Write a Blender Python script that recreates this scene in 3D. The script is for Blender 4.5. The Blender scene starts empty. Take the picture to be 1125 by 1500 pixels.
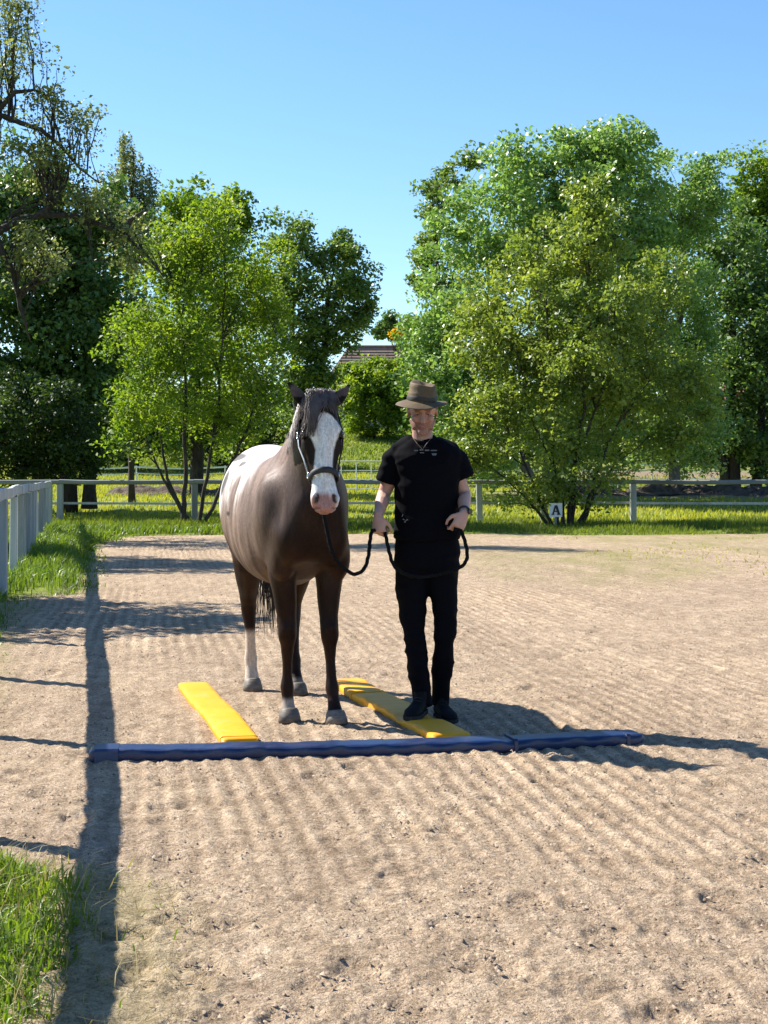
import bpy, math, random
import numpy as np
from mathutils import Vector, Matrix, Quaternion
rad = math.radians
S = bpy.context.scene
COL = S.collection
# ---------------------------------------------------------------- camera, sky, sun, exposure
H, F, CX, HY = 1.35, 2250.0, 562.5, 697.0
cd = bpy.data.cameras.new("camera"); cam = bpy.data.objects.new("camera", cd); COL.objects.link(cam)
cam.location = (0, 0, H); cam.rotation_euler = (rad(90), 0, 0)
cd.sensor_fit = 'AUTO'; cd.sensor_width = 36; cd.lens = F/1500*36
cd.shift_y = -(750-HY)/1500; cd.clip_start = .1; cd.clip_end = 3000
S.camera = cam
S.render.resolution_x, S.render.resolution_y = 768, 1024
SUN_EL = rad(42); SD = Vector((.875, -.485, 0)).normalized()      # direction in which shadows fall
W = bpy.data.worlds.new("World"); S.world = W; W.use_nodes = True
nt = W.node_tree; nt.nodes.clear()
sky = nt.nodes.new('ShaderNodeTexSky'); sky.sky_type = 'NISHITA'; sky.sun_disc = False
sky.sun_elevation = SUN_EL; sky.sun_rotation = math.atan2(-SD.x, -SD.y)
sky.altitude = 0; sky.air_density = 1.0; sky.dust_density = .15; sky.ozone_density = 4.5
bg = nt.nodes.new('ShaderNodeBackground'); bg.inputs[1].default_value = .09
wo = nt.nodes.new('ShaderNodeOutputWorld')
hsv = nt.nodes.new('ShaderNodeHueSaturation'); hsv.inputs['Saturation'].default_value = 1.12; hsv.inputs['Hue'].default_value = .502
nt.links.new(sky.outputs[0], hsv.inputs['Color']); nt.links.new(hsv.outputs[0], bg.inputs[0]); nt.links.new(bg.outputs[0], wo.inputs[0])
sl = bpy.data.lights.new("sun", 'SUN'); so = bpy.data.objects.new("sun", sl); COL.objects.link(so)
sl.energy = 5.0; sl.angle = rad(.53); sl.color = (1, .95, .86)
so.location = (-20, 20, 30)
LD = Vector((SD.x*math.cos(SUN_EL), SD.y*math.cos(SUN_EL), -math.sin(SUN_EL)))
so.rotation_euler = LD.to_track_quat('-Z', 'Y').to_euler()
S.view_settings.view_transform = 'Standard'; S.view_settings.look = 'None'
S.view_settings.gamma = 1; S.view_settings.use_curve_mapping = False
S.view_settings.exposure = 1.25
S.render.engine = 'CYCLES'
S.cycles.use_denoising = True
S.cycles.max_bounces = 8; S.cycles.transmission_bounces = 6; S.cycles.diffuse_bounces = 4
# ---------------------------------------------------------------- helpers
def P(px, py, d): return Vector(((px-CX)/F*d, d, H-(py-HY)/F*d))
def smooth(a, b, x):
    t = np.clip((x-a)/(b-a), 0, 1); return t*t*(3-2*t)
def vnoise(x, y, seed=0):
    xi = np.floor(x).astype(np.int64); yi = np.floor(y).astype(np.int64)
    fx = x-xi; fy = y-yi; fx = fx*fx*(3-2*fx); fy = fy*fy*(3-2*fy)
    def h(a, b):
        n = (a*374761393+b*668265263+seed*2147483647+1013904223) & 0xffffffff
        n = ((n ^ (n >> 13))*1274126177) & 0xffffffff
        n = ((n ^ (n >> 15))*2246822519) & 0xffffffff
        return ((n ^ (n >> 16)) & 0xffff)/32768.0-1.0
    a = h(xi, yi); b = h(xi+1, yi); c = h(xi, yi+1); d = h(xi+1, yi+1)
    return (a*(1-fx)+b*fx)*(1-fy)+(c*(1-fx)+d*fx)*fy
def fbm(x, y, seed=0, o=3):
    s = 0; a = 1
    for i in range(o):
        s = s+a*vnoise(x*2**i, y*2**i, seed+i*17); a *= .5
    return s
def prop(o, label=None, cat=None, group=None, kind=None):
    for k, v in (('label', label), ('category', cat), ('group', group), ('kind', kind)):
        if v: o[k] = v
    return o
def empty(name, loc, label, cat, group=None):
    o = bpy.data.objects.new(name, None); COL.objects.link(o); o.location = loc
    o.empty_display_size = .1
    return prop(o, label, cat, group)
def rawmesh(name, V, Fc):
    """V (n,3) array, Fc (m,k) array of equal-length faces or list of them"""
    me = bpy.data.meshes.new(name)
    V = np.asarray(V, np.float32).reshape(-1, 3)
    if isinstance(Fc, np.ndarray):
        m, k = Fc.shape
        me.vertices.add(len(V)); me.vertices.foreach_set('co', V.ravel())
        me.loops.add(m*k); me.loops.foreach_set('vertex_index', Fc.astype(np.int32).ravel())
        me.polygons.add(m); me.polygons.foreach_set('loop_start', np.arange(0, m*k, k, dtype=np.int32))
        me.update(calc_edges=True)
    else:
        me.from_pydata([tuple(map(float, v)) for v in V], [], [tuple(f) for f in Fc]); me.update()
    return me
def add(name, me, m=None, parent=None, loc=None, smoothed=False):
    """mesh vertices are in world space; move them into the frame of the parent or of loc"""
    o = bpy.data.objects.new(name, me); COL.objects.link(o)
    base = Vector((0, 0, 0))
    if parent is not None:
        p = parent
        while p is not None: base += p.location; p = p.parent
        o.parent = parent
    elif loc is not None:
        base = Vector(loc); o.location = base
    if base.length > 0: me.transform(Matrix.Translation(-base))
    if m is not None:
        me.materials.clear(); me.materials.append(m)
    if smoothed: me.polygons.foreach_set('use_smooth', np.ones(len(me.polygons), bool)); me.update()
    return o
class MB:
    def __init__(s): s.v = []; s.f = []
    def raw(s, V, Fc):
        n = len(s.v); s.v += [tuple(map(float, v)) for v in V]; s.f += [tuple(int(i)+n for i in f) for f in Fc]; return s
    def box(s, c, size, rz=0, ry=0, rx=0, j=0):
        M = Matrix.Rotation(rz, 3, 'Z') @ Matrix.Rotation(ry, 3, 'Y') @ Matrix.Rotation(rx, 3, 'X')
        V = []
        for dx in (-.5, .5):
            for dy in (-.5, .5):
                for dz in (-.5, .5):
                    p = M @ Vector((dx*size[0], dy*size[1], dz*size[2]))
                    V.append(Vector(c)+p+Vector((random.uniform(-j, j), random.uniform(-j, j), random.uniform(-j, j))))
        return s.raw(V, [(0, 1, 3, 2), (4, 6, 7, 5), (0, 4, 5, 1), (2, 3, 7, 6), (0, 2, 6, 4), (1, 5, 7, 3)])
    def beam(s, a, b, w, h, up=(0, 0, 1)):
        a = Vector(a); b = Vector(b); d = (b-a).normalized(); u = Vector(up)
        r = d.cross(u).normalized(); u = r.cross(d)
        V = [p+r*(sx*w/2)+u*(sz*h/2) for p in (a, b) for sx, sz in ((-1, -1), (1, -1), (1, 1), (-1, 1))]
        return s.raw(V, [(0, 1, 2, 3), (7, 6, 5, 4), (0, 4, 5, 1), (1, 5, 6, 2), (2, 6, 7, 3), (3, 7, 4, 0)])
    def tube(s, pts, rr, n=8, side=None, cap=True, e=2.0):
        """rr: list of r or (a,b): a along reference 'side' x dir, b along side"""
        pts = [Vector(p) for p in pts]; N = len(pts); V = []
        ref = Vector(side) if side is not None else None
        prev = None
        for i, p in enumerate(pts):
            d = (pts[min(i+1, N-1)]-pts[max(i-1, 0)])
            d = d.normalized() if d.length > 1e-9 else Vector((0, 0, 1))
            if ref is not None: b = (ref-d*ref.dot(d))
            elif prev is None:
                b = d.orthogonal()
            else: b = prev-d*prev.dot(d)
            b.normalize(); prev = b; a = b.cross(d)
            r = rr[i]; ra, rb = (r, r) if not isinstance(r, (tuple, list)) else r
            for k in range(n):
                t = 2*math.pi*k/n; c, s_ = math.cos(t), math.sin(t)
                ei = e[i] if isinstance(e, (list, tuple)) else e; c = math.copysign(abs(c)**(2/ei), c); s_ = math.copysign(abs(s_)**(2/ei), s_)
                V.append(p+a*(c*ra)+b*(s_*rb))
        Fc = [(i*n+k, i*n+(k+1) % n, (i+1)*n+(k+1) % n, (i+1)*n+k) for i in range(N-1) for k in range(n)]
        if cap:
            Fc.append(tuple(range(n-1, -1, -1))); Fc.append(tuple((N-1)*n+k for k in range(n)))
        return s.raw(V, Fc)
    def ball(s, c, r, n=14, rot=None):
        c = Vector(c); r = (r, r, r) if not isinstance(r, (tuple, list)) else r
        V = [Vector((0, 0, r[2]))]; m = n//2
        for i in range(1, m):
            a = math.pi*i/m
            for k in range(n):
                t = 2*math.pi*k/n
                V.append(Vector((r[0]*math.sin(a)*math.cos(t), r[1]*math.sin(a)*math.sin(t), r[2]*math.cos(a))))
        V.append(Vector((0, 0, -r[2])))
        if rot is not None: V = [rot @ v for v in V]
        V = [v+c for v in V]
        Fc = [(0, 1+k, 1+(k+1) % n) for k in range(n)]
        for i in range(m-2):
            Fc += [(1+i*n+k, 1+(i+1)*n+k, 1+(i+1)*n+(k+1) % n, 1+i*n+(k+1) % n) for k in range(n)]
        L = len(V)-1; q = 1+(m-2)*n
        Fc += [(L, q+(k+1) % n, q+k) for k in range(n)]
        return s.raw(V, Fc)
    def mesh(s, name): return rawmesh(name, s.v, s.f)
    def put(s, name, m, parent=None, loc=None, smoothed=False): return add(name, s.mesh(name), m, parent, loc, smoothed)
def remeshed(mb, name, voxel, smooth_it=6, fac=.5):
    me = mb.mesh(name); o = bpy.data.objects.new("tmp", me); COL.objects.link(o)
    r = o.modifiers.new("r", 'REMESH'); r.mode = 'VOXEL'; r.voxel_size = voxel; r.adaptivity = 0
    if smooth_it:
        s = o.modifiers.new("s", 'SMOOTH'); s.iterations = smooth_it; s.factor = fac
    dg = bpy.context.evaluated_depsgraph_get(); dg.update()
    out = bpy.data.meshes.new_from_object(o.evaluated_get(dg), depsgraph=dg); out.name = name
    bpy.data.objects.remove(o); bpy.data.meshes.remove(me)
    out.polygons.foreach_set('use_smooth', np.ones(len(out.polygons), bool))
    return out
def relax(me, w, it=20):
    E = np.empty(len(me.edges)*2, np.int32); me.edges.foreach_get('vertices', E); E = E.reshape(-1, 2)
    V = getco(me).astype(np.float64); n = len(V); cnt = np.bincount(E.ravel(), minlength=n).astype(float)[:, None]
    for _ in range(it):
        s = np.zeros_like(V)
        for k in range(3): s[:, k] = np.bincount(E[:, 0], V[E[:, 1], k], n)+np.bincount(E[:, 1], V[E[:, 0], k], n)
        V += (s/cnt-V)*w[:, None]*.7
    setco(me, V)
def getco(me):
    a = np.empty(len(me.vertices)*3, np.float32); me.vertices.foreach_get('co', a); return a.reshape(-1, 3)
def setco(me, a): me.vertices.foreach_set('co', a.astype(np.float32).ravel()); me.update()
def getno(me):
    a = np.empty(len(me.vertices)*3, np.float32); me.vertex_normals.foreach_get('vector', a); return a.reshape(-1, 3)
def setcol(me, c, name='Col'):
    at = me.attributes.new(name, 'FLOAT_COLOR', 'POINT'); b = np.ones((len(c), 4), np.float32); b[:, :3] = c
    at.data.foreach_set('color', b.ravel())
# ---------------------------------------------------------------- materials
def new_mat(name):
    m = bpy.data.materials.new(name); m.use_nodes = True; t = m.node_tree
    p = t.nodes['Principled BSDF']; return m, t, p
def nd(t, k, **kw):
    n = t.nodes.new(k)
    for a, b in kw.items(): setattr(n, a, b)
    return n
def noise(t, scale, detail=4, rough=.6, vec=None, dist=0):
    n = nd(t, 'ShaderNodeTexNoise'); n.inputs['Scale'].default_value = scale
    n.inputs['Detail'].default_value = detail; n.inputs['Roughness'].default_value = rough; n.inputs['Distortion'].default_value = dist
    if vec is not None: t.links.new(vec, n.inputs['Vector'])
    return n
def ramp(t, fac, stops):
    r = nd(t, 'ShaderNodeValToRGB'); e = r.color_ramp.elements
    while len(e) < len(stops): e.new(.5)
    for i, (p, c) in enumerate(stops):
        e[i].position = p; e[i].color = (c if isinstance(c, tuple) else (c, c, c))+(1,)
    t.links.new(fac, r.inputs[0]); return r
def mixc(t, f, a, b, mode='MIX'):
    m = nd(t, 'ShaderNodeMix', data_type='RGBA', blend_type=mode)
    for s, v in ((0, f), (6, a), (7, b)):
        if isinstance(v, (int, float)): m.inputs[s].default_value = v
        elif isinstance(v, tuple): m.inputs[s].default_value = v+(1,)
        else: t.links.new(v, m.inputs[s])
    return m.outputs[2]
def mth(t, op, a, b=0.0, c=None):
    m = nd(t, 'ShaderNodeMath', operation=op)
    for i, v in enumerate((a, b, c)):
        if v is None: continue
        if isinstance(v, (int, float)): m.inputs[i].default_value = v
        else: t.links.new(v, m.inputs[i])
    return m.outputs[0]
def bump(t, p, h, strength, dist):
    b = nd(t, 'ShaderNodeBump'); b.inputs['Strength'].default_value = strength; b.inputs['Distance'].default_value = dist
    t.links.new(h, b.inputs['Height']); t.links.new(b.outputs[0], p.inputs['Normal']); return b
def pm(name, c1, c2=None, scale=8, rough=.7, bs=0, bscale=40, bdist=.01, stretch=None, metal=0, spec=.4, detail=4):
    m, t, p = new_mat(name); c2 = c2 or c1
    tc = nd(t, 'ShaderNodeTexCoord'); v = tc.outputs['Object']
    if stretch:
        mp = nd(t, 'ShaderNodeMapping'); mp.inputs['Scale'].default_value = stretch; t.links.new(v, mp.inputs[0]); v = mp.outputs[0]
    n = noise(t, scale, detail, .65, v)
    t.links.new(ramp(t, n.outputs[0], [(.3, c1), (.7, c2)]).outputs[0], p.inputs['Base Color'])
    p.inputs['Roughness'].default_value = rough; p.inputs['Metallic'].default_value = metal
    p.inputs['Specular IOR Level'].default_value = spec
    if bs: bump(t, p, noise(t, bscale, 5, .65, v).outputs[0], bs, bdist)
    return m
def dust(m, amt=.5, scale=5, col=(.42, .33, .24), lo=.5, hi=.72):
    t = m.node_tree; p = t.nodes['Principled BSDF']; l = p.inputs['Base Color'].links[0]; src = l.from_socket
    tc = nd(t, 'ShaderNodeTexCoord'); n = noise(t, scale, 8, .75, tc.outputs['Object'], .6)
    f = mth(t, 'MULTIPLY', ramp(t, n.outputs[0], [(lo, 0.0), (hi, 1.0)]).outputs[0], amt)
    t.links.new(mixc(t, f, src, col), p.inputs['Base Color'])
    t.links.new(mth(t, 'ADD', mth(t, 'MULTIPLY', f, .5), p.inputs['Roughness'].default_value), p.inputs['Roughness'])
def leaf_mat(name, ca, cb, trans=.45, rough=.45, spec=.5, tint=(1.5, 1.45, .6)):
    """two leaf colours mixed by a per-leaf random attribute; light passes through the leaf"""
    m, t, p = new_mat(name)
    at = nd(t, 'ShaderNodeAttribute'); at.attribute_name = 'v'
    r = ramp(t, at.outputs['Fac'], [(0, ca), (.5, tuple((a+b)/2 for a, b in zip(ca, cb))), (1, cb)])
    t.links.new(r.outputs[0], p.inputs['Base Color']); p.inputs['Roughness'].default_value = rough
    p.inputs['Specular IOR Level'].default_value = spec
    tr = nd(t, 'ShaderNodeBsdfTranslucent'); t.links.new(mixc(t, 1.0, r.outputs[0], tint, 'MULTIPLY'), tr.inputs[0])
    mx = nd(t, 'ShaderNodeMixShader'); mx.inputs[0].default_value = trans
    t.links.new(p.outputs[0], mx.inputs[1]); t.links.new(tr.outputs[0], mx.inputs[2])
    t.links.new(mx.outputs[0], t.nodes['Material Output'].inputs[0]); return m
def vattr(me, val, dom='FACE'):
    a = me.attributes.new('v', 'FLOAT', dom); a.data.foreach_set('value', np.asarray(val, np.float32))
# ---------------------------------------------------------------- ground
def fence_x(y): return np.where(np.asarray(y) < 6.66, -2.223-.157*(np.asarray(y)-6.66), -2.03-.193*(np.asarray(y)-5.66))*1.0
def terr(x, y):
    z = np.interp(y, [-50, 46, 60, 75, 85, 95, 104, 120, 300, 2500], [0, 0, .3, .75, 1.6, 3.0, 4.3, 4.7, 5.2, 5.2])
    return z
def edge_off(x, y):
    """metres inside the sand (negative = grass verge)"""
    o = np.interp(y, [0, 5.0, 5.35, 5.5, 17.0, 17.6, 30, 34, 36.5], [1.22, 1.16, .85, .25, .25, .95, 1.15, 1.7, 3.5])
    n = .07*vnoise(x*2.3, y*2.3, 5)+.035*vnoise(x*7, y*7, 6)+.2*vnoise(x*.4, y*.4, 8)*smooth(25, 33, y)
    a = x-(fence_x(y)+o)+n
    b = (35.3-y)*.8+n*3
    c = 14-x
    return np.minimum(np.minimum(a, b), c)
def ground_h(x, y):
    e = edge_off(x, y)
    t = smooth(.12, -.35, e)
    z = -.07+t*(.10+.025*vnoise(x*3, y*3, 9)+.05*vnoise(x*.7, y*.7, 3))+.08*smooth(-.3, -1.2, e)*smooth(50, 30, y)*smooth(-1, -6, x+y*.1)
    return z+terr(x, y)+smooth(44, 60, y)*.25*vnoise(x*.08, y*.08, 12)
m_ground, t, p = new_mat("meadow_ground")
tc = nd(t, 'ShaderNodeTexCoord'); v = tc.outputs['Object']
n1 = noise(t, .35, 5, .6, v); n2 = noise(t, 9, 5, .7, v)
g = ramp(t, n1.outputs[0], [(.3, (.09, .13, .022)), (.5, (.16, .20, .032)), (.7, (.24, .25, .05))])
c = mixc(t, .6, g.outputs[0], ramp(t, n2.outputs[0], [(.3, (.5, .5, .5)), (.7, (1.5, 1.5, 1.4))]).outputs[0], 'MULTIPLY')
at = nd(t, 'ShaderNodeAttribute'); at.attribute_name = 'v'
soil = ramp(t, n2.outputs[0], [(.3, (.16, .12, .08)), (.7, (.30, .235, .165))])
c = mixc(t, at.outputs['Fac'], c, soil.outputs[0])
t.links.new(c, p.inputs['Base Color']); p.inputs['Roughness'].default_value = .95; p.inputs['Specular IOR Level'].default_value = .1
bump(t, p, n2.outputs[0], .6, .05)
def axis(pts):
    out = []
    for (a, b, st) in pts: out += list(np.arange(a, b, st))
    return np.array(out+[pts[-1][1]])
def grid(name, X, Y, m, zf, **kw):
    nx, ny = X.shape[1], X.shape[0]
    V = np.stack([X, Y, zf], -1).reshape(-1, 3)
    i = np.arange(ny-1)[:, None]*nx+np.arange(nx-1)[None, :]
    Fc = np.stack([i, i+1, i+nx+1, i+nx], -1).reshape(-1, 4)
    me = rawmesh(name, V, Fc); me.polygons.foreach_set('use_smooth', np.ones(len(me.polygons), bool))
    return add(name, me, m)
xs = axis([(-1500, -200, 130), (-200, -40, 10), (-40, -12, 1.4), (-12, 2, .2), (2, 16, .6), (16, 60, 2.2), (60, 200, 14), (200, 1500, 130)])
ys = axis([(-300, -20, 40), (-20, 2, 2), (2, 20, .17), (20, 48, .4), (48, 125, 1.5), (125, 300, 20), (300, 2500, 200)])
X, Y = np.meshgrid(xs, ys)
gz = ground_h(X, Y)
go = grid("ground", X, Y, m_ground, gz); go['kind'] = 'structure'
e = edge_off(X, Y)
tan = smooth(-.5, .05, e)*smooth(-.9, -.1, e)+smooth(79.5, 81, Y)*smooth(86, 84, Y)*smooth(8, 12, X)+.8*smooth(59, 60, Y)*smooth(66, 64, Y)*smooth(3, 7, X)
vattr(go.data, np.clip(tan, 0, 1).ravel(), 'POINT')

m_sand, t, p = new_mat("arena_sand")
tc = nd(t, 'ShaderNodeTexCoord'); v = tc.outputs['Object']
mp = nd(t, 'ShaderNodeMapping'); mp.inputs['Rotation'].default_value = (0, 0, math.atan(.154)); mp.inputs['Scale'].default_value = (1, .25, 1)
t.links.new(v, mp.inputs[0])
n1 = noise(t, 7, 6, .7, v, .4); n2 = noise(t, 45, 5, .7, v); n3 = noise(t, 150, 4, .75, v); n4 = noise(t, .8, 4, .6, v)
nst = noise(t, 8, 5, .65, mp.outputs[0])
base = ramp(t, n1.outputs[0], [(.28, (.38, .285, .198)), (.5, (.56, .437, .312)), (.72, (.68, .545, .405))])
c = mixc(t, .75, base.outputs[0], ramp(t, n2.outputs[0], [(.32, (.5, .48, .46)), (.5, (1.0, 1.0, 1.0)), (.68, (1.25, 1.24, 1.22))]).outputs[0], 'MULTIPLY')
c = mixc(t, .7, c, ramp(t, nst.outputs[0], [(.35, (.78, .76, .74)), (.65, (1.15, 1.15, 1.15))]).outputs[0], 'MULTIPLY')
c = mixc(t, .8, c, ramp(t, n3.outputs[0], [(.30, (.18, .16, .14)), (.43, (.88, .88, .88)), (.6, (1.05, 1.05, 1.05))]).outputs[0], 'MULTIPLY')
c = mixc(t, .7, c, ramp(t, n4.outputs[0], [(.35, (.86, .84, .84)), (.65, (1.08, 1.07, 1.05))]).outputs[0], 'MULTIPLY')
at = nd(t, 'ShaderNodeAttribute'); at.attribute_name = 'v'
gr = ramp(t, n2.outputs[0], [(.35, (.15, .16, .04)), (.65, (.30, .27, .10))])
fi = noise(t, 30, 6, .72, v, 2.6); fj = noise(t, 11, 6, .75, v, 2.0)
c = mixc(t, .85, c, ramp(t, fi.outputs[0], [(.44, (1.04, 1.04, 1.03)), (.49, (.50, .46, .43)), (.54, (1.04, 1.04, 1.03))]).outputs[0], 'MULTIPLY')
c = mixc(t, .7, c, ramp(t, fj.outputs[0], [(.46, (1.05, 1.05, 1.04)), (.50, (.58, .54, .5)), (.54, (1.03, 1.03, 1.03))]).outputs[0], 'MULTIPLY')
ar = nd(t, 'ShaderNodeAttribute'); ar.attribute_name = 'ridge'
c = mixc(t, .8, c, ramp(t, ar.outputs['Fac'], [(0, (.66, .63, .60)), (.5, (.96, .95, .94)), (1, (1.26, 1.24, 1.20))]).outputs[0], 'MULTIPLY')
c = mixc(t, at.outputs['Fac'], c, gr.outputs[0])
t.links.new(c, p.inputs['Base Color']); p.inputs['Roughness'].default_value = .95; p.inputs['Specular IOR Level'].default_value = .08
vo = nd(t, 'ShaderNodeTexVoronoi'); vo.inputs['Scale'].default_value = 42; vo.inputs['Randomness'].default_value = 1
wv = nd(t, 'ShaderNodeVectorMath', operation='ADD'); t.links.new(v, wv.inputs[0])
ws = nd(t, 'ShaderNodeVectorMath', operation='SCALE'); ws.inputs['Scale'].default_value = .05; t.links.new(noise(t, 25, 4, .7, v).outputs['Color'], ws.inputs[0]); t.links.new(ws.outputs[0], wv.inputs[1])
t.links.new(wv.outputs[0], vo.inputs['Vector'])
vf = mth(t, 'SUBTRACT', 1.0, vo.outputs['Distance'])
n5 = noise(t, 18, 6, .8, v, .8)
hsum = mth(t, 'ADD', mth(t, 'ADD', mth(t, 'MULTIPLY', n2.outputs[0], 1.0), mth(t, 'MULTIPLY', n3.outputs[0], .35)), mth(t, 'ADD', mth(t, 'MULTIPLY', vf, .28), mth(t, 'MULTIPLY', n5.outputs[0], .9)))
bump(t, p, hsum, 1.0, .019)
ny = 570; yy = 3.0*np.exp(np.linspace(0, 1, ny)*math.log(39/3.0))
u = np.linspace(-1, 1, 500); uu = .62*u+.38*u**3*1.0
Yg = np.repeat(yy[:, None], len(uu), 1); Xg = uu[None, :]*(.36*Yg+.9)
uo = np.sign(u)*np.maximum(np.abs(u)-.97, 0)/.03; Xg = Xg+np.where(np.abs(u) > .97, uo*13, 0)[None, :]
rng = np.random.default_rng(7)
def rband(X, Y):
    q = (X+.154*Y)/.098+.3*vnoise(X*.9, Y*.25, 31)+.2*vnoise(X*3, Y*1.2, 32)
    return (np.cos(2*math.pi*q)+.9*vnoise(q*.5, Y*.08, 36))*(.12+.88*smooth(-.55, .45, vnoise(X*.6, Y*.3, 35)+.35*vnoise(X*2.2, Y*.9, 39)))
def sand_h(X, Y, near=True):
    q = (X+.154*Y)/.098
    q = q+.3*vnoise(X*.9, Y*.25, 31)+.2*vnoise(X*3, Y*1.2, 32)
    am = .5+.5*vnoise(X*1.1, Y*.35, 33); patch = smooth(-.5, .35, vnoise(X*.5, Y*.28, 35))
    z = .0068*(np.cos(2*math.pi*q)+.35*np.cos(4*math.pi*q+1))*am*(.35+.65*patch)
    q2 = (X*.75-.66*Y)/.13; z = z+.0025*np.cos(2*math.pi*q2+vnoise(X, Y, 37)*2)*smooth(.2, .6, vnoise(X*.6+9, Y*.3, 38))
    z = z+.003*fbm(X*5, Y*4, 41, 2)+.0048*fbm(X*19, Y*15, 43, 3)
    b = fbm(X*13, Y*10, 47, 2); z = z-.006*smooth(.5, 1.0, b)+.0028*fbm(X*34, Y*26, 48, 2)*smooth(12, 6, Y)
    z = z+.02*vnoise(X*.35, Y*.35, 49)*.6
    return z
Zg = sand_h(Xg, Yg)
# hoof prints and scuffs
for k in range(420):
    hy = 3.6*math.exp(rng.random()*1.75); hx = (rng.random()*2-1)*(.27*hy)
    if abs(hx-.1) < .5 and 7.5 < hy < 8: continue
    a = rng.random()*6.28; rx, ry = (.055+.03*rng.random(), .07+.03*rng.random()); dp = .004+.013*rng.random()**2
    j0, j1 = np.searchsorted(yy, hy-.2), np.searchsorted(yy, hy+.2)
    if j1 <= j0: continue
    sx = Xg[j0:j1]-hx; sy = Yg[j0:j1]-hy
    lx = (sx*math.cos(a)+sy*math.sin(a))/rx; ly = (-sx*math.sin(a)+sy*math.cos(a))/ry
    r = np.sqrt(lx*lx+ly*ly)
    Zg[j0:j1] += -dp*smooth(1.1, .75, r)+dp*.55*np.exp(-((r-1.3)/.22)**2)*(.6+.5*ly)
Zg = Zg-.09*smooth(-.25, -.9, edge_off(Xg, Yg))
sand = grid("arena_sand", Xg, Yg, m_sand, Zg); sand['kind'] = 'structure'
pg = smooth(-.15, .5, fbm(Xg*.35+3, Yg*.16, 61, 3)+.5*smooth(17, 27, Yg)-.25)*smooth(17, 22, Yg)*smooth(-1.5, 3, Xg-.02*Yg)
pg = np.clip(pg*.52*(.7+.6*vnoise(Xg*3, Yg*1.2, 66))+.35*smooth(.3, -.1, edge_off(Xg, Yg)), 0, .85)
vattr(sand.data, pg.ravel(), 'POINT')
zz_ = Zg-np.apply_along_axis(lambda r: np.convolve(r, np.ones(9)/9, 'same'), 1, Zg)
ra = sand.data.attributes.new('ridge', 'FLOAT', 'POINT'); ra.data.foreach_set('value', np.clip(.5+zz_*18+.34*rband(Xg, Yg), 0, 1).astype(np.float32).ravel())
def sand_z(x, y): return float(sand_h(np.array([float(x)]), np.array([float(y)]))[0])
# loose clods of sand
n = 36000
cy = 3.6*np.exp(rng.random(n)*2.0); cx = (rng.random(n)*2-1)*(.28*cy+.1)
ok = (edge_off(cx, cy) > .05) & (vnoise(cx*2, cy*2, 71)+.35*rng.random(n) > -.1); cx, cy = cx[ok], cy[ok]; n = len(cx)
cz = sand_h(cx, cy); s = .0020+.0065*rng.random(n)**3; s = s*(.8+cy*.03)
th = rng.random((n, 1))*6.28+np.array([[0, 2.1, 4.2]])
Vc = np.zeros((n, 4, 3)); jit = .6+.8*rng.random((n, 3))
Vc[:, :3, 0] = cx[:, None]+s[:, None]*1.5*jit*np.cos(th); Vc[:, :3, 1] = cy[:, None]+s[:, None]*1.5*jit*np.sin(th); Vc[:, :3, 2] = (cz-.25*s)[:, None]
Vc[:, 3, 0] = cx+s*.4*rng.standard_normal(n); Vc[:, 3, 1] = cy+s*.4*rng.standard_normal(n); Vc[:, 3, 2] = cz+s*1.1
i = np.arange(n)[:, None]*4
Fc = np.concatenate([i+np.array([[0, 1, 3]]), i+np.array([[1, 2, 3]]), i+np.array([[2, 0, 3]])], 1).reshape(-1, 3)
me = rawmesh("sand_clods", Vc, Fc)
cr = rng.random(n); vattr(me, np.repeat(cr, 3))
m_clod, t, p = new_mat("clod")
at = nd(t, 'ShaderNodeAttribute'); at.attribute_name = 'v'
t.links.new(ramp(t, at.outputs['Fac'], [(0, (.17, .125, .09)), (.35, (.16, .115, .08)), (.6, (.30, .225, .16)), (1, (.38, .29, .21))]).outputs[0], p.inputs['Base Color'])
p.inputs['Roughness'].default_value = 1
prop(add("sand_clods", me, m_clod), "loose clods and crumbs of dry sand scattered over the arena", "sand clods", kind='stuff')

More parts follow.
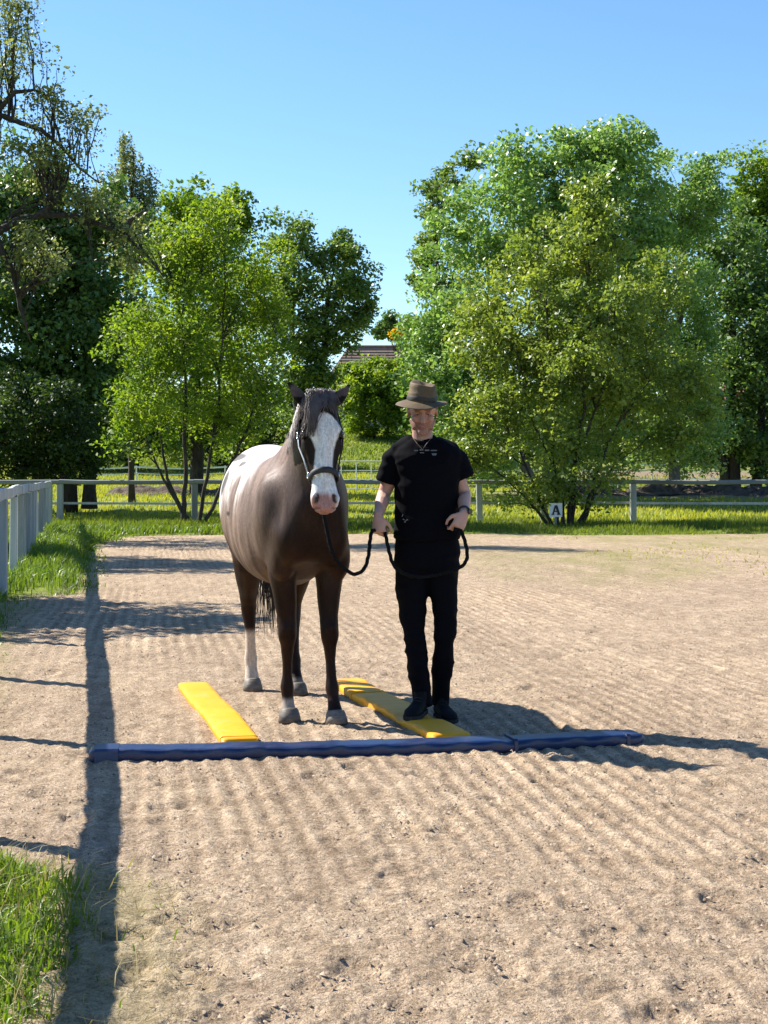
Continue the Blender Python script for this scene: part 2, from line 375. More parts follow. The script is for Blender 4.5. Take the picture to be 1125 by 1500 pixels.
# ---------------------------------------------------------------- grass
def blades(name, x, y, hgt, wid, m, lean=.5, segs=2, zf=None, seed=1, label=None, droop=.35):
    r = np.random.default_rng(seed); n = len(x)
    z = (zf or ground_h)(x, y)-.01
    a = r.random(n)*6.283; la = r.random(n)*6.283; L = hgt*lean*(.2+r.random(n))
    dx, dy = np.cos(a)*wid/2, np.sin(a)*wid/2; lx, ly = np.cos(la)*L+hgt*.12, np.sin(la)*L
    if segs == 1:
        V = np.zeros((n, 3, 3))
        V[:, 0] = np.stack([x-dx, y-dy, z], 1); V[:, 1] = np.stack([x+dx, y+dy, z], 1); V[:, 2] = np.stack([x+lx, y+ly, z+hgt], 1)
        Fc = np.arange(n)[:, None]*3+np.array([[0, 1, 2]]); k = 1
    else:
        V = np.zeros((n, 5, 3))
        V[:, 0] = np.stack([x-dx, y-dy, z], 1); V[:, 1] = np.stack([x+dx, y+dy, z], 1)
        V[:, 2] = np.stack([x-dx*.75+lx*.3, y-dy*.75+ly*.3, z+hgt*.6], 1); V[:, 3] = np.stack([x+dx*.75+lx*.3, y+dy*.75+ly*.3, z+hgt*.6], 1)
        V[:, 4] = np.stack([x+lx*1.1, y+ly*1.1, z+hgt*(1-droop*np.abs(L)/np.maximum(hgt, .01))], 1)
        Fc = (np.arange(n)[:, None, None]*5+np.array([[[0, 1, 3], [0, 3, 2], [2, 3, 4]]])).reshape(-1, 3); k = 3
    me = rawmesh(name, V, Fc); vv = np.clip(.5+.25*r.standard_normal(n)+.3*vnoise(x*1.5, y*1.5, 91), 0, 1); vattr(me, np.repeat(vv, k))
    return prop(add(name, me, m), label, "grass", kind='stuff')
m_gr = leaf_mat("long_grass", (.045, .095, .012), (.17, .22, .03), .45, .42, .4, (1.5, 1.6, .5))
m_gf = leaf_mat("far_grass", (.06, .11, .014), (.20, .23, .035), .45, .5, .3, (1.5, 1.5, .5))
m_gy = leaf_mat("meadow_grass", (.20, .24, .03), (.40, .38, .06), .45, .5, .3, (1.4, 1.35, .5))
def scatter(n, x0, x1, y0, y1, test, seed):
    r = np.random.default_rng(seed); x = x0+(x1-x0)*r.random(n); y = y0+(y1-y0)*r.random(n); k = test(x, y, r)
    return x[k], y[k]
x, y = scatter(80000, -3.6, -.5, 2.6, 5.8, lambda x, y, r: (edge_off(x, y) < -.02+.10*r.random(len(x))**3) & (r.random(len(x)) < .55+.5*vnoise(x*4, y*4, 14)+.2*(x < -1)), 1)
d = smooth(.02, -.3, edge_off(x, y))
blades("foreground_grass", x, y, (.03+.085*np.random.default_rng(2).random(len(x))*(.7+.6*vnoise(x*3, y*3, 15)))*(.45+.55*d), .0045+.004*np.random.default_rng(3).random(len(x)), m_gr, .75, 2, seed=4, label="lush green grass tuft area in the near left corner beside the sand")
x, y = scatter(170000, -9, -2, 5.5, 36, lambda x, y, r: (edge_off(x, y) < -.0+.05*r.random(len(x))) & (x > fence_x(y)-1.6) & (r.random(len(x)) < .6+.5*vnoise(x*2, y*2, 16)), 5)
r_ = np.random.default_rng(6).random(len(x)); d = smooth(.02, -.5, edge_off(x, y))
blades("fence_side_grass", x, y, (.08+.19*r_)*(.4+.6*d), (.005+.00042*y)*(.6+.6*r_), m_gr, .6, 2, seed=7, label="long green grass growing along the foot of the weathered left fence")
x, y = scatter(130000, -16, 18, 35, 43.5, lambda x, y, r: (edge_off(x, y) < -.0+.3*r.random(len(x))) & (r.random(len(x)) < .55+.7*vnoise(x*.9, y*.9, 17)), 8)
r_ = np.random.default_rng(9).random(len(x)); tall = smooth(35, 38, y)*(.7+.5*vnoise(x*.6, y*.6, 18))
blades("verge_grass", x, y, .06+.22*r_*np.clip(tall, .1, 2), .02+.012*r_, m_gf, .5, 1, seed=10, label="rough green grass verge between the sand and the far fence")
x, y = scatter(110000, -24, 26, 43.5, 82, lambda x, y, r: (r.random(len(x)) < .6+.4*vnoise(x*.3, y*.3, 19)) & ~((y > 59) & (y < 65) & (x > 4)) & (np.abs(x) < .3*y+1), 11)
r_ = np.random.default_rng(12).random(len(x))
blades("meadow_grass", x, y, .06+.12*r_, .045+.03*r_, m_gy, .5, 1, seed=13, label="sunlit yellow green paddock grass beyond the far fence")
x, y = scatter(60000, -24, 26, 84, 108, lambda x, y, r: ~((y < 87) & (x > 8)), 21)
r_ = np.random.default_rng(22).random(len(x))
blades("lawn_grass", x, y, .08+.14*r_, .06+.04*r_, m_gf, .5, 1, seed=23, label="green grass slope rising behind the paddock")
# weed tufts on the sand at the grass edge
x, y = scatter(9000, -1.2, 10, 4, 36, lambda x, y, r: (np.abs(edge_off(x, y)-.12*r.random(len(x))) < .06) | ((y > 19) & (y < 33) & (x > 2.0) & (vnoise(x*.5, y*.3, 63)+.3*vnoise(x*4, y*4, 64) > .35)), 24)
r_ = np.random.default_rng(25).random(len(x))
blades("edge_weeds", x, y, .02+.05*r_, .006+.0007*y, m_gy, .9, 1, zf=lambda a, b: np.maximum(sand_h(a, b), ground_h(a, b)), seed=26, label="thin weeds and grass wisps creeping onto the sand")
x, y = scatter(900, -2.2, -.6, 3.2, 5.4, lambda x, y, r: (edge_off(x, y) < .12), 27)
r_ = np.random.default_rng(28).random(len(x)); m_dry = leaf_mat("dry_stem", (.22, .17, .07), (.42, .36, .18), .3, .6, .2, (1.2, 1.1, .7))
blades("dry_stems", x, y, .06+.13*r_, .0025+.002*r_, m_dry, 1.1, 2, seed=29, label="pale dry stems mixed into the near left grass")
x, y = scatter(30000, -10, 0, 3.2, 34, lambda x, y, r: (np.abs(edge_off(x, y)-.03) < .16*r.random(len(x))), 30)
r_ = np.random.default_rng(31).random(len(x))
blades("edge_weeds", x, y, (.015+.06*r_**2)*(1+.02*y), .0035+.0006*y, m_gr, 1.1, 2, zf=lambda a, b: np.maximum(sand_h(a, b), ground_h(a, b)), seed=32, label="short creeping grass along the ragged left edge of the sand")
# ---------------------------------------------------------------- churned soil bank behind the far fence
m_soil = pm("dark_soil", (.035, .024, .017), (.13, .095, .07), 3, .95, .8, 8, .08)
def soil_bank(name, x0, x1, yc, h, seed, label):
    nx, nyy = int((x1-x0)/.12), 26
    X, Y = np.meshgrid(np.linspace(x0, x1, nx), np.linspace(yc-1.6, yc+1.6, nyy))
    pr = np.cos((Y-yc)/1.6*math.pi/2)**.8
    en = smooth(x0, x0+.8, X)*smooth(x1, x1-.8, X)
    Z = ground_h(X, Y)-.05+pr*en*h*(.55+.45*vnoise(X*.8, Y*.8, seed)+.3*vnoise(X*2.6, Y*2.6, seed+1)+.22*vnoise(X*6, Y*6, seed+2))
    o = grid(name, X, Y, m_soil, Z); prop(o, label, "soil heap", kind='stuff')
soil_bank("soil_heap", 5.4, 20, 62, .55, 81, "ridge of dark churned soil behind the right half of the far fence")
soil_bank("soil_heap", -11.5, -4.2, 62, .38, 85, "low dark soil ridge behind the left half of the far fence")
# ---------------------------------------------------------------- wooden fences
m_grey = pm("weathered_wood", (.16, .165, .16), (.38, .39, .38), 3, .85, .5, 14, .01, (1, 1, .12))
m_white = pm("white_worn_paint", (.27, .28, .275), (.52, .53, .52), 2.5, .7, .4, 20, .006, (1, 1, .2))
m_rail = pm("dark_rail_wood", (.10, .105, .10), (.26, .27, .26), 2, .85, .4, 18, .008, (.2, 1, 1))
rd = random.Random(3)
def post(x, y, h, w, m, par, z0=None, lean=.0, wy=None):
    z0 = float(ground_h(np.array([x]), np.array([y]))[0])-.12 if z0 is None else z0
    b = MB(); n = 8; wy = wy or w; tx, ty = rd.uniform(-lean, lean), rd.uniform(-lean, lean)
    b.tube([(x, y, z0), (x+tx*.5, y+ty*.5, z0+h*.5), (x+tx, y+ty, h-.012), (x+tx, y+ty, h)], [(wy/2, w/2), (wy/2, w/2), (wy/2, w/2), (wy*.4, w*.4)], 12, side=(1, 0, 0), e=5)
    return b.put("post", m, par)
lf = empty("wooden_fence", (float(fence_x(6)), 6, 0), "weathered grey white plank fence running along the left edge of the arena", "fence")
py = [1.66+2.2*k for k in range(18)]
for k, yv in enumerate(py):
    post(float(fence_x(yv)), yv, 1.088, .082+.012*(k % 3 == 1), m_grey if k % 4 else m_white, lf, lean=.03, wy=.09)
for k in range(len(py)-1):
    a, b_ = py[k]+.004, py[k+1]-.004; sag = rd.uniform(-.015, .015)
    mb = MB(); pts = [Vector((float(fence_x(a+(b_-a)*t))+rd.uniform(-.004, .004), a+(b_-a)*t, 1.155+sag*math.sin(t*math.pi)+rd.uniform(-.006, .006))) for t in np.linspace(0, 1, 7)]
    mb.tube(pts, [(.03, .066)]*7, 12, side=(0, 0, 1), e=6).put("rail", m_white, lf)
# broad upright boards seen along the fence beyond the second visible post
for k in range(9, 12):
    for q in (1,):
        yv = py[k]+2.2*q/3
        b = MB(); b.box((float(fence_x(yv))+.03, yv, .55+rd.uniform(-.02, .02)), (.028, .17, 1.05), rz=.19, ry=rd.uniform(-.02, .02), j=.006).put("board", m_grey, lf)
FY = 42.0
ff = empty("wooden_fence", (0, FY, 0), "grey top rail and white lower rail fence across the far end of the arena", "fence")
fpx = [88-215, 88, 285, 497, 703, 797, 928, 1143, 1358]
fp = [(a-CX)/F*FY for a in fpx]
for k, a in enumerate(fp): post(a, FY, 1.24, .17 if k != 5 else .2, m_white if k in (3, 4, 6) else m_grey, ff, lean=.03)
for k in range(len(fp)-1):
    a, b_ = fp[k]+.003, fp[k+1]-.003
    mb = MB(); pts = [Vector((a+(b_-a)*t, FY-.12+rd.uniform(-.005, .005), 1.19-.02*math.sin(t*math.pi)+rd.uniform(-.008, .008))) for t in np.linspace(0, 1, 6)]
    mb.tube(pts, [.062]*6, 10).put("rail", m_rail, ff)
    mb = MB(); mb.beam((a, FY+.13, .60), (b_, FY+.13, .60+rd.uniform(-.02, .02)), .03, .062).put("lower_rail", m_white, ff)
# paddock fence with white tapes
m_tape = pm("white_tape", (.7, .74, .72), (.8, .82, .8), 4, .5)
m_stake = pm("pale_stake", (.45, .48, .44), (.62, .64, .6), 4, .6)
def gz1(x, y): return float(ground_h(np.array([float(x)]), np.array([float(y)]))[0])
def tape_fence(px0, px1, d, ytop, ylow, stakes, label, slope=0):
    x0, x1 = (px0-CX)/F*d, (px1-CX)/F*d
    e_ = empty("tape_fence", ((x0+x1)/2, d, gz1((x0+x1)/2, d)), label, "fence")
    for s_ in stakes:
        x = (s_-CX)/F*d; zt = H-(ytop-HY)/F*d; g0 = gz1(x, d)
        MB().tube([(x, d, g0-.1), (x, d, zt+.06)], [.035, .03], 6).put("stake", m_stake, e_)
    for yv, hh in ((ytop, .075), (ylow, .045)):
        z0 = H-(yv-HY)/F*d
        xx = sorted([x0, x1]+[(s_-CX)/F*d for s_ in stakes])
        mb = MB()
        for a, b_ in zip(xx[:-1], xx[1:]):
            if b_-a < .05: continue
            q = [(a+(b_-a)*t, d-.05, z0-.07*math.sin(math.pi*t)+slope*(a+(b_-a)*t-x0)) for t in np.linspace(0, 1, 6)]
            mb.tube(q, [(hh/2, .012)]*6, 4, side=(0, 1, 0))
        mb.put("tape", m_tape, e_)
tape_fence(688, 1250, 72, 688, 710, [700, 760, 830, 905, 955, 985, 1098, 1180], "white tape paddock fence on thin stakes at the right beyond the soil ridge")
tape_fence(930, 1260, 80, 679, 700, [1005, 1060, 1130, 1200], "second white tape line farther back at the right edge below the dark trees", .0)
tape_fence(60, 480, 68, 684, 693, [95, 200, 330, 420], "white tape paddock fence behind the left alder tree")
# welded metal paddock panel
GD = 64.0
mg = empty("metal_paddock_gate", ((527-CX)/F*GD, GD, gz1(-1, GD)), "white welded mesh paddock gate behind the far fence between horse and man", "gate")
m_met = pm("galvanised", (.62, .66, .64), (.75, .78, .76), 5, .4, metal=.1)
xg0, xg1 = (478-CX)/F*GD, (610-CX)/F*GD; zt = H-(676-HY)/F*GD; zb = H-(737-HY)/F*GD
for zz in (zt, zt-.38, zt-.76, zt-1.14, zb+.05): MB().tube([(xg0, GD, zz), (xg1, GD, zz)], [.032 if zz == zt else .02]*2, 6).put("bar", m_met, mg)
for k in range(7):
    xx = xg0+(xg1-xg0)*k/6; MB().tube([(xx, GD+.03, zb-.1), (xx, GD+.03, zt)], [.022]*2, 6).put("upright", m_met, mg)
# dressage letter
sg = empty("arena_letter_sign", (P(814, 752, 40.0).x, 40.0, gz1(4.4, 40)), "small white arena marker with a black letter A in front of the right alder", "sign")
xs_, zs_ = P(814, 747, 40).x, P(814, 747, 40).z
m_wh = pm("sign_white", (.75, .75, .73), (.82, .82, .8), 3, .5); m_bk = pm("sign_black", (.015, .015, .017), None, 3, .5)
MB().box((xs_, 40, zs_), (.34, .03, .36)).put("board", m_wh, sg)
MB().box((xs_, 40.03, zs_-.3), (.06, .03, .6)).put("stand", m_grey, sg)
b = MB(); h2 = .12
b.beam((xs_-.075, 39.978, zs_-h2), (xs_-.006, 39.978, zs_+h2), .008, .042, up=(1, 0, 0))
b.beam((xs_+.085, 39.974, zs_-h2), (xs_+.008, 39.974, zs_+h2), .008, .062, up=(1, 0, 0))
b.beam((xs_-.05, 39.968, zs_-.035), (xs_+.05, 39.968, zs_-.035), .008, .03)
b.beam((xs_-.115, 39.964, zs_-h2+.006), (xs_-.04, 39.964, zs_-h2+.006), .008, .02)
b.beam((xs_+.03, 39.964, zs_-h2+.006), (xs_+.125, 39.964, zs_-h2+.006), .008, .02)
b.put("letter", m_bk, sg)
# ---------------------------------------------------------------- trees
m_bark = pm("bark_dark", (.018, .014, .011), (.065, .053, .042), 10, .9, .7, 20, .02, (1, 1, .3))
m_barkl = pm("bark_grey", (.09, .08, .065), (.22, .20, .17), 8, .9, .6, 20, .02, (1, 1, .3))
m_birch = pm("bark_birch", (.12, .11, .10), (.5, .48, .44), 5, .8, .4, 20, .01, (1, 1, 2))
L_al = leaf_mat("leaf_alder_left", (.088, .17, .022), (.235, .32, .045), .5, .55, .3, (1.6, 1.5, .45))
L_ar = leaf_mat("leaf_alder_right", (.12, .19, .035), (.28, .35, .08), .42, .45, .5, (1.5, 1.4, .6))
L_wi = leaf_mat("leaf_willow", (.14, .25, .06), (.31, .43, .13), .38, .45, .6, (1.3, 1.35, .7))
L_dk = leaf_mat("leaf_dark", (.058, .115, .032), (.16, .245, .07), .32, .5, .4, (1.3, 1.4, .6))
L_vd = leaf_mat("leaf_black_green", (.028, .056, .015), (.085, .13, .03), .3, .5, .3, (1.3, 1.4, .6))
L_md = leaf_mat("leaf_mid", (.09, .155, .04), (.20, .28, .07), .38, .45, .4, (1.4, 1.4, .6))
L_br = leaf_mat("leaf_bright", (.09, .165, .02), (.21, .29, .04), .45, .45, .4, (1.5, 1.5, .5))
L_ol = leaf_mat("leaf_olive", (.11, .14, .05), (.24, .28, .11), .4, .45, .4, (1.4, 1.35, .7))
L_ye = leaf_mat("leaf_yellow", (.55, .36, .02), (.75, .5, .03), .4, .5, .3, (1.2, 1.1, .4))
def leaf_quads(C, size, rg, up=.35, asp=.62):
    n = len(C)
    N = rg.standard_normal((n, 3)); N[:, 2] = np.abs(N[:, 2])+up; N /= np.linalg.norm(N, axis=1)[:, None]
    A = rg.standard_normal((n, 3)); A[:, 2] -= .4; A -= N*(A*N).sum(1)[:, None]; A /= np.linalg.norm(A, axis=1)[:, None]
    B = np.cross(N, A); s = (size*(.55+.9*rg.random(n)))[:, None]
    V = np.empty((n, 4, 3)); fold = N*s*.12
    V[:, 0] = C-A*s*.5; V[:, 1] = C+B*s*.5*asp+fold; V[:, 2] = C+A*s*.5; V[:, 3] = C-B*s*.5*asp+fold
    return V.reshape(-1, 3), np.arange(n*4).reshape(-1, 4)
def ell(px, py, rx, ry, d, dd=0, k=.9, w=None):
    """ellipsoid lobe given where it stands: centre pixel at distance d, radii in metres from the picture size"""
    c = P(px, py, d+dd); a, b = rx/F*d, ry/F*d
    return (c.x, c.y, c.z, a, max(a, b)*k if k > 0 else a, b, w or a*b)
def sample(lobes, n, rg, surf=.45):
    w = np.array([l[6] for l in lobes]); idx = rg.choice(len(lobes), n, p=w/w.sum()); L = np.array(lobes)[idx]
    u = rg.standard_normal((n, 3)); u /= np.linalg.norm(u, axis=1)[:, None]
    r = rg.random(n)**surf
    bum = 1+.22*np.sin(u[:, 0]*5+L[:, 0]*3)*np.sin(u[:, 2]*6+L[:, 2]*2)+.12*np.sin(u[:, 1]*9+u[:, 2]*8)
    return L[:, :3]+u*L[:, 3:6]*(r*bum)[:, None]
def tree(name, label, stems, lobes, n_cl, n_leaf, lsize, cr, mat, bark, seed, group=None, surf=.45, sq=(1, 1, .75), rt=.12, up=.35, twigs=True, low=None, hang=0, limbs=14, vclump=.22, trunk_pts=None, twr=.5, zmin=None):
    rg = np.random.default_rng(seed)
    base = stems[0][0]
    e_ = empty(name, tuple(base), label, "tree" if "shrub" not in name and "bush" not in name and "hedge" not in name else "shrub", group)
    SK = []; SR = []
    for si, st in enumerate(stems):
        st = [Vector(q) for q in st]; pts = []
        for a, b in zip(st[:-1], st[1:]):
            for t in np.linspace(0, 1, 6)[:-1]: pts.append(a.lerp(b, t)+Vector(rg.standard_normal(3)*.012*(b-a).length))
        pts.append(st[-1]); r0 = rt*(1 if si == 0 else .8)
        rr = [max(r0*(1-.86*i/(len(pts)-1))*(1.25 if i == 0 else 1), .012) for i in range(len(pts))]
        MB().tube(pts, rr, 9).put("trunk", bark, e_, smoothed=True)
        for q, r_ in list(zip(pts, rr))[2:]: SK.append(tuple(q)); SR.append(r_)
    C = sample(lobes, n_cl, rg, surf)
    if zmin is not None: C[:, 2] = np.maximum(C[:, 2], zmin+.3*rg.random(len(C)))
    if twigs:
        br = MB(); order = rg.permutation(n_cl)
        SK = np.array(SK); SR = np.array(SR)
        for j, i in enumerate(order):
            c = C[i]
            D = SK-c; dist = np.sqrt(D[:, 0]**2+D[:, 1]**2+D[:, 2]**2)+np.where(D[:, 2] > -.1*np.abs(c[2]), 1.5+D[:, 2]*.6, 0)*(1 if not hang else .2)
            if j < limbs: dist = dist+(SR < rt*.3)*3
            k = int(np.argmin(dist)); s0 = Vector(SK[k]); s1 = Vector(c); L = (s1-s0).length
            if L < .08: continue
            m_ = 5 if L > 1 else 3
            lift = Vector((0, 0, L*.12)); r0 = min(SR[k]*.7, .012+.014*L)
            pts = [s0.lerp(s1, t)+lift*math.sin(t*math.pi)+Vector(rg.standard_normal(3))*L*.035*(0 < t < 1) for t in np.linspace(0, 1, m_)]
            rr = [r0*(1-t)+.005*twr*2 for t in np.linspace(0, 1, m_)]
            br.tube(pts, rr, 4, cap=False)
            if j < n_cl*.7:
                SK = np.vstack([SK, np.array([tuple(q) for q in pts[1:]])]); SR = np.append(SR, rr[1:])
        br.put("branches", bark, e_)
        e_.children[-1].name = "branch_system"
    per = n_leaf//n_cl; ii = np.repeat(np.arange(n_cl), per)
    sz = rg.random(n_cl)*.7+.65
    off = rg.standard_normal((len(ii), 3)); off /= (1e-6+np.linalg.norm(off, axis=1))[:, None]; off *= (rg.random(len(ii))**.45)[:, None]
    off = off*np.array(sq)*cr*sz[ii][:, None]
    if hang: off[:, 2] -= hang*rg.random(len(ii))
    LC = C[ii]+off
    if zmin is not None: LC = LC[LC[:, 2] > zmin-.1]; ii = ii[:len(LC)]
    V, Fc = leaf_quads(LC, lsize, rg, up); me = rawmesh("crown", V, Fc)
    cv = rg.standard_normal(n_cl)*vclump
    vattr(me, np.clip(.45+cv[ii]+.2*rg.standard_normal(len(ii)), 0, 1))
    o = add("crown", me, mat, e_); return e_
def st(d, *pp): return [P(a, b, d+(c[0] if c else 0)) for (a, b, *c) in pp]
A = 40.6
tree("alder_tree", "multi stemmed young tree with bright yellow green leaves at the left behind the horse",
     [st(A, (268, 775), (272, 690), (272, 600), (268, 470), (272, 330)), st(A, (290, 775), (302, 700), (318, 600), (328, 470), (330, 340)),
      st(A, (285, 775), (250, 722), (225, 670), (195, 600)), st(A, (277, 775), (245, 700), (235, 640), (228, 560)), st(A, (296, 775), (330, 700), (365, 620), (385, 540))],
     [ell(265, 500, 90, 130, A), ell(335, 440, 80, 130, A, 1), ell(215, 520, 55, 100, A, -.5), ell(375, 560, 60, 100, A, 1), ell(300, 340, 55, 65, A), ell(205, 610, 50, 60, A, -1), ell(330, 620, 60, 60, A), ell(385, 420, 45, 80, A, 1), ell(250, 390, 50, 70, A)],
     340, 33000, .108, .50, L_al, m_bark, 11, surf=.5, rt=.075)
tree("alder_tree", "broad multi stemmed tree with glossy leaves behind the letter A sign",
     [st(A, (832, 778), (838, 700), (855, 600), (862, 450), (866, 290)), st(A, (818, 778), (812, 690), (805, 580), (800, 430), (795, 320)),
      st(A, (845, 778), (872, 700), (905, 620), (950, 560)), st(A, (812, 778), (785, 720), (760, 660), (725, 590)), st(A, (850, 778), (872, 720), (900, 680), (935, 655)),
      st(A, (838, 778), (842, 690), (885, 560), (905, 420)), st(A, (808, 778), (790, 752), (765, 725), (740, 700)), st(A, (825, 778), (822, 700), (780, 620), (755, 500))],
     [ell(850, 500, 110, 140, A), ell(770, 540, 90, 130, A, 1), ell(930, 540, 90, 120, A, 1), ell(860, 370, 70, 80, A), ell(715, 610, 55, 80, A), ell(1005, 560, 50, 50, A), ell(840, 670, 110, 55, A), ell(862, 300, 34, 44, A), ell(700, 480, 45, 80, A, 1.5), ell(960, 430, 55, 70, A, 1.5), ell(780, 400, 60, 80, A, 1), ell(990, 640, 55, 45, A), ell(800, 720, 80, 25, A, 0, .5), ell(690, 665, 45, 35, A)],
     600, 60000, .118, .48, L_ar, m_bark, 12, surf=.5, rt=.07)
D = 60
tree("willow_tree", "large rounded silvery green tree filling the middle right behind the leafy alder",
     [st(D, (800, 735), (805, 600), (790, 450), (800, 280)), st(D, (820, 735), (850, 600), (880, 450), (890, 280)), st(D, (790, 735), (740, 600), (700, 480))],
     [ell(835, 290, 110, 95, D), ell(745, 320, 95, 95, D), ell(690, 410, 80, 110, D), ell(650, 500, 60, 90, D), ell(900, 290, 90, 95, D), ell(840, 430, 150, 130, D), ell(700, 580, 105, 95, D), ell(760, 620, 120, 80, D), ell(925, 235, 50, 45, D), ell(790, 232, 60, 40, D), ell(860, 222, 60, 34, D), ell(890, 380, 110, 110, D), ell(625, 560, 40, 60, D), ell(900, 560, 110, 120, D)],
     700, 90000, .185, .70, L_wi, m_barkl, 13, surf=.35, rt=.3, limbs=20)
tree("poplar_tree", "slim dark leaved tree whose loose tufts stick out left of the big rounded tree",
     [st(66, (665, 725), (655, 600), (640, 450), (640, 270))],
     [ell(640, 290, 26, 45, 66), ell(625, 350, 22, 50, 66), ell(672, 252, 30, 24, 66), ell(700, 240, 22, 20, 66), ell(640, 420, 40, 60, 66), ell(615, 390, 16, 40, 66), ell(640, 520, 50, 80, 66)],
     110, 8500, .18, .5, L_md, m_bark, 14, rt=.2)
tree("willow_tree", "tall silvery green tree with wispy tops just right of the big rounded tree",
     [st(63, (990, 728), (985, 560), (1000, 400), (1000, 260))],
     [ell(940, 270, 55, 70, 63), ell(1010, 300, 50, 75, 63), ell(975, 390, 80, 90, 63), ell(1035, 280, 26, 50, 63), ell(960, 500, 90, 100, 63), ell(1010, 600, 70, 90, 63), ell(975, 655, 70, 40, 63)],
     300, 40000, .16, .65, L_wi, m_barkl, 15, surf=.38, rt=.25)
tree("oak_tree", "tall dark green tree at the right edge with deep shade under its crown",
     [st(68, (1075, 722), (1070, 560), (1075, 420), (1070, 300)), st(68, (1062, 722), (1050, 600), (1045, 480)), st(68, (1110, 722), (1115, 560), (1120, 400))],
     [ell(1060, 380, 60, 90, 68), ell(1110, 440, 70, 110, 68), ell(1060, 520, 70, 110, 68), ell(1120, 570, 60, 80, 68), ell(1040, 620, 60, 60, 68), ell(1170, 500, 60, 160, 68), ell(1080, 655, 80, 48, 68), ell(1140, 660, 60, 45, 68)],
     360, 36000, .21, .8, L_dk, m_bark, 16, surf=.42, rt=.3)
tree("oak_tree", "bright green topped tree rising above the dark one at the right edge",
     [st(74, (1130, 720), (1120, 500), (1105, 280))],
     [ell(1100, 265, 38, 48, 74), ell(1140, 290, 45, 60, 74), ell(1085, 310, 28, 34, 74), ell(1120, 380, 50, 50, 74)],
     130, 11500, .20, .7, L_br, m_bark, 17, surf=.4, rt=.3)
tree("birch_tree", "drooping birch top standing up against the sky at the left",
     [st(55, (195, 745), (190, 560), (192, 380), (195, 222))],
     [ell(190, 225, 28, 42, 55), ell(165, 262, 26, 40, 55), ell(216, 268, 20, 45, 55), ell(190, 340, 48, 60, 55), ell(185, 450, 55, 90, 55)],
     170, 20000, .11, .26, L_ol, m_bark, 18, rt=.12, sq=(.6, .6, 1.3), hang=1.5, surf=.5)
tree("oak_tree", "leafy bright green tree whose top shows above the left alder",
     [st(62, (290, 738), (285, 560), (280, 400), (275, 300))],
     [ell(262, 295, 38, 34, 62), ell(310, 305, 42, 36, 62), ell(355, 322, 38, 34, 62), ell(300, 370, 90, 60, 62), ell(240, 350, 40, 60, 62), ell(300, 480, 110, 90, 62), ell(280, 590, 120, 80, 62)],
     260, 24000, .19, .6, L_br, m_bark, 19, surf=.42, rt=.3)
tree("ash_tree", "mid green tree left of the sky gap behind the horse's ears",
     [st(78, (470, 712), (470, 560), (480, 440), (487, 410)), st(78, (450, 712), (430, 560), (430, 400))],
     [ell(450, 365, 38, 42, 78), ell(440, 420, 50, 60, 78), ell(500, 420, 48, 52, 78), ell(535, 420, 26, 44, 78), ell(470, 480, 60, 45, 78), ell(415, 480, 50, 80, 78), ell(440, 560, 40, 60, 78), ell(525, 465, 30, 30, 78), ell(465, 545, 32, 40, 78), ell(500, 370, 34, 34, 78), ell(415, 350, 34, 34, 78)],
     240, 24000, .21, .65, L_md, m_bark, 20, surf=.42, rt=.28)
tree("oak_tree", "big dark shady tree behind the fence corner at the left edge",
     [st(50, (98, 745), (96, 560), (95, 400), (90, 260)), st(50, (132, 745), (128, 600), (125, 470), (130, 360)), st(50, (30, 745), (40, 560), (30, 380))],
     [ell(60, 400, 90, 110, 50), ell(120, 450, 80, 110, 50), ell(60, 560, 100, 100, 50), ell(140, 560, 60, 90, 50), ell(30, 300, 80, 80, 50), ell(110, 330, 60, 60, 50), ell(-60, 450, 90, 180, 50), ell(100, 640, 90, 60, 50), ell(150, 340, 60, 60, 50)],
     560, 54000, .19, .62, L_dk, m_bark, 21, surf=.5, rt=.28)
tree("evergreen_bush", "dense black green bush right behind the corner of the left fence",
     [st(45, (60, 755), (62, 700), (60, 640))],
     [ell(40, 660, 95, 60, 45), ell(100, 640, 55, 60, 45), ell(20, 600, 90, 60, 45), ell(118, 680, 28, 28, 45), ell(-70, 640, 80, 80, 45)],
     240, 26000, .12, .45, L_vd, m_bark, 22, surf=.4, rt=.12, zmin=.1)
def bush(name, label, d, lobes, n_cl, n, ls, cr, mat, seed):
    q = lobes[0]; zb = gz1(P(q[0], q[1], d).x, d)
    x = P(q[0], q[1], d).x
    tree(name, label, [[Vector((x, d, zb-.1)), Vector((x+.1, d, zb+1)), Vector((x, d, P(q[0], q[1], d).z))]], [ell(*l, d) for l in lobes], n_cl, n, ls, cr, mat, m_bark, seed, rt=.12, surf=.35, zmin=zb)
bush("lilac_shrub", "rounded fresh green shrub in front of the brown roofed house", 99, [(548, 585, 48, 56), (518, 590, 26, 46), (585, 590, 30, 55), (535, 550, 34, 26), (566, 547, 30, 22), (598, 560, 20, 36)], 280, 26000, .22, .6, L_al, 31)
bush("hedge_shrub", "dark green shrub bank below the left alder beyond the paddock", 84, [(200, 620, 70, 60), (140, 640, 60, 50)], 160, 12000, .2, .7, L_vd, 32)
bush("hedge_shrub", "dark green thicket seen between the left alder and the horse's neck", 86, [(340, 610, 70, 70), (410, 610, 60, 65), (270, 620, 60, 60), (460, 620, 34, 45)], 230, 17000, .2, .7, L_vd, 33)
bush("hedge_shrub", "shaded green thicket under the big rounded tree behind the man's shoulder", 80, [(700, 630, 60, 50), (770, 640, 70, 45), (640, 620, 36, 55)], 200, 16000, .2, .7, L_md, 34)
bush("hedge_shrub", "dark thicket behind the tape fence at the right of the leafy alder", 90, [(900, 640, 80, 45), (990, 635, 70, 45), (1080, 630, 70, 50), (1150, 620, 60, 60)], 260, 22000, .24, .8, L_vd, 35)
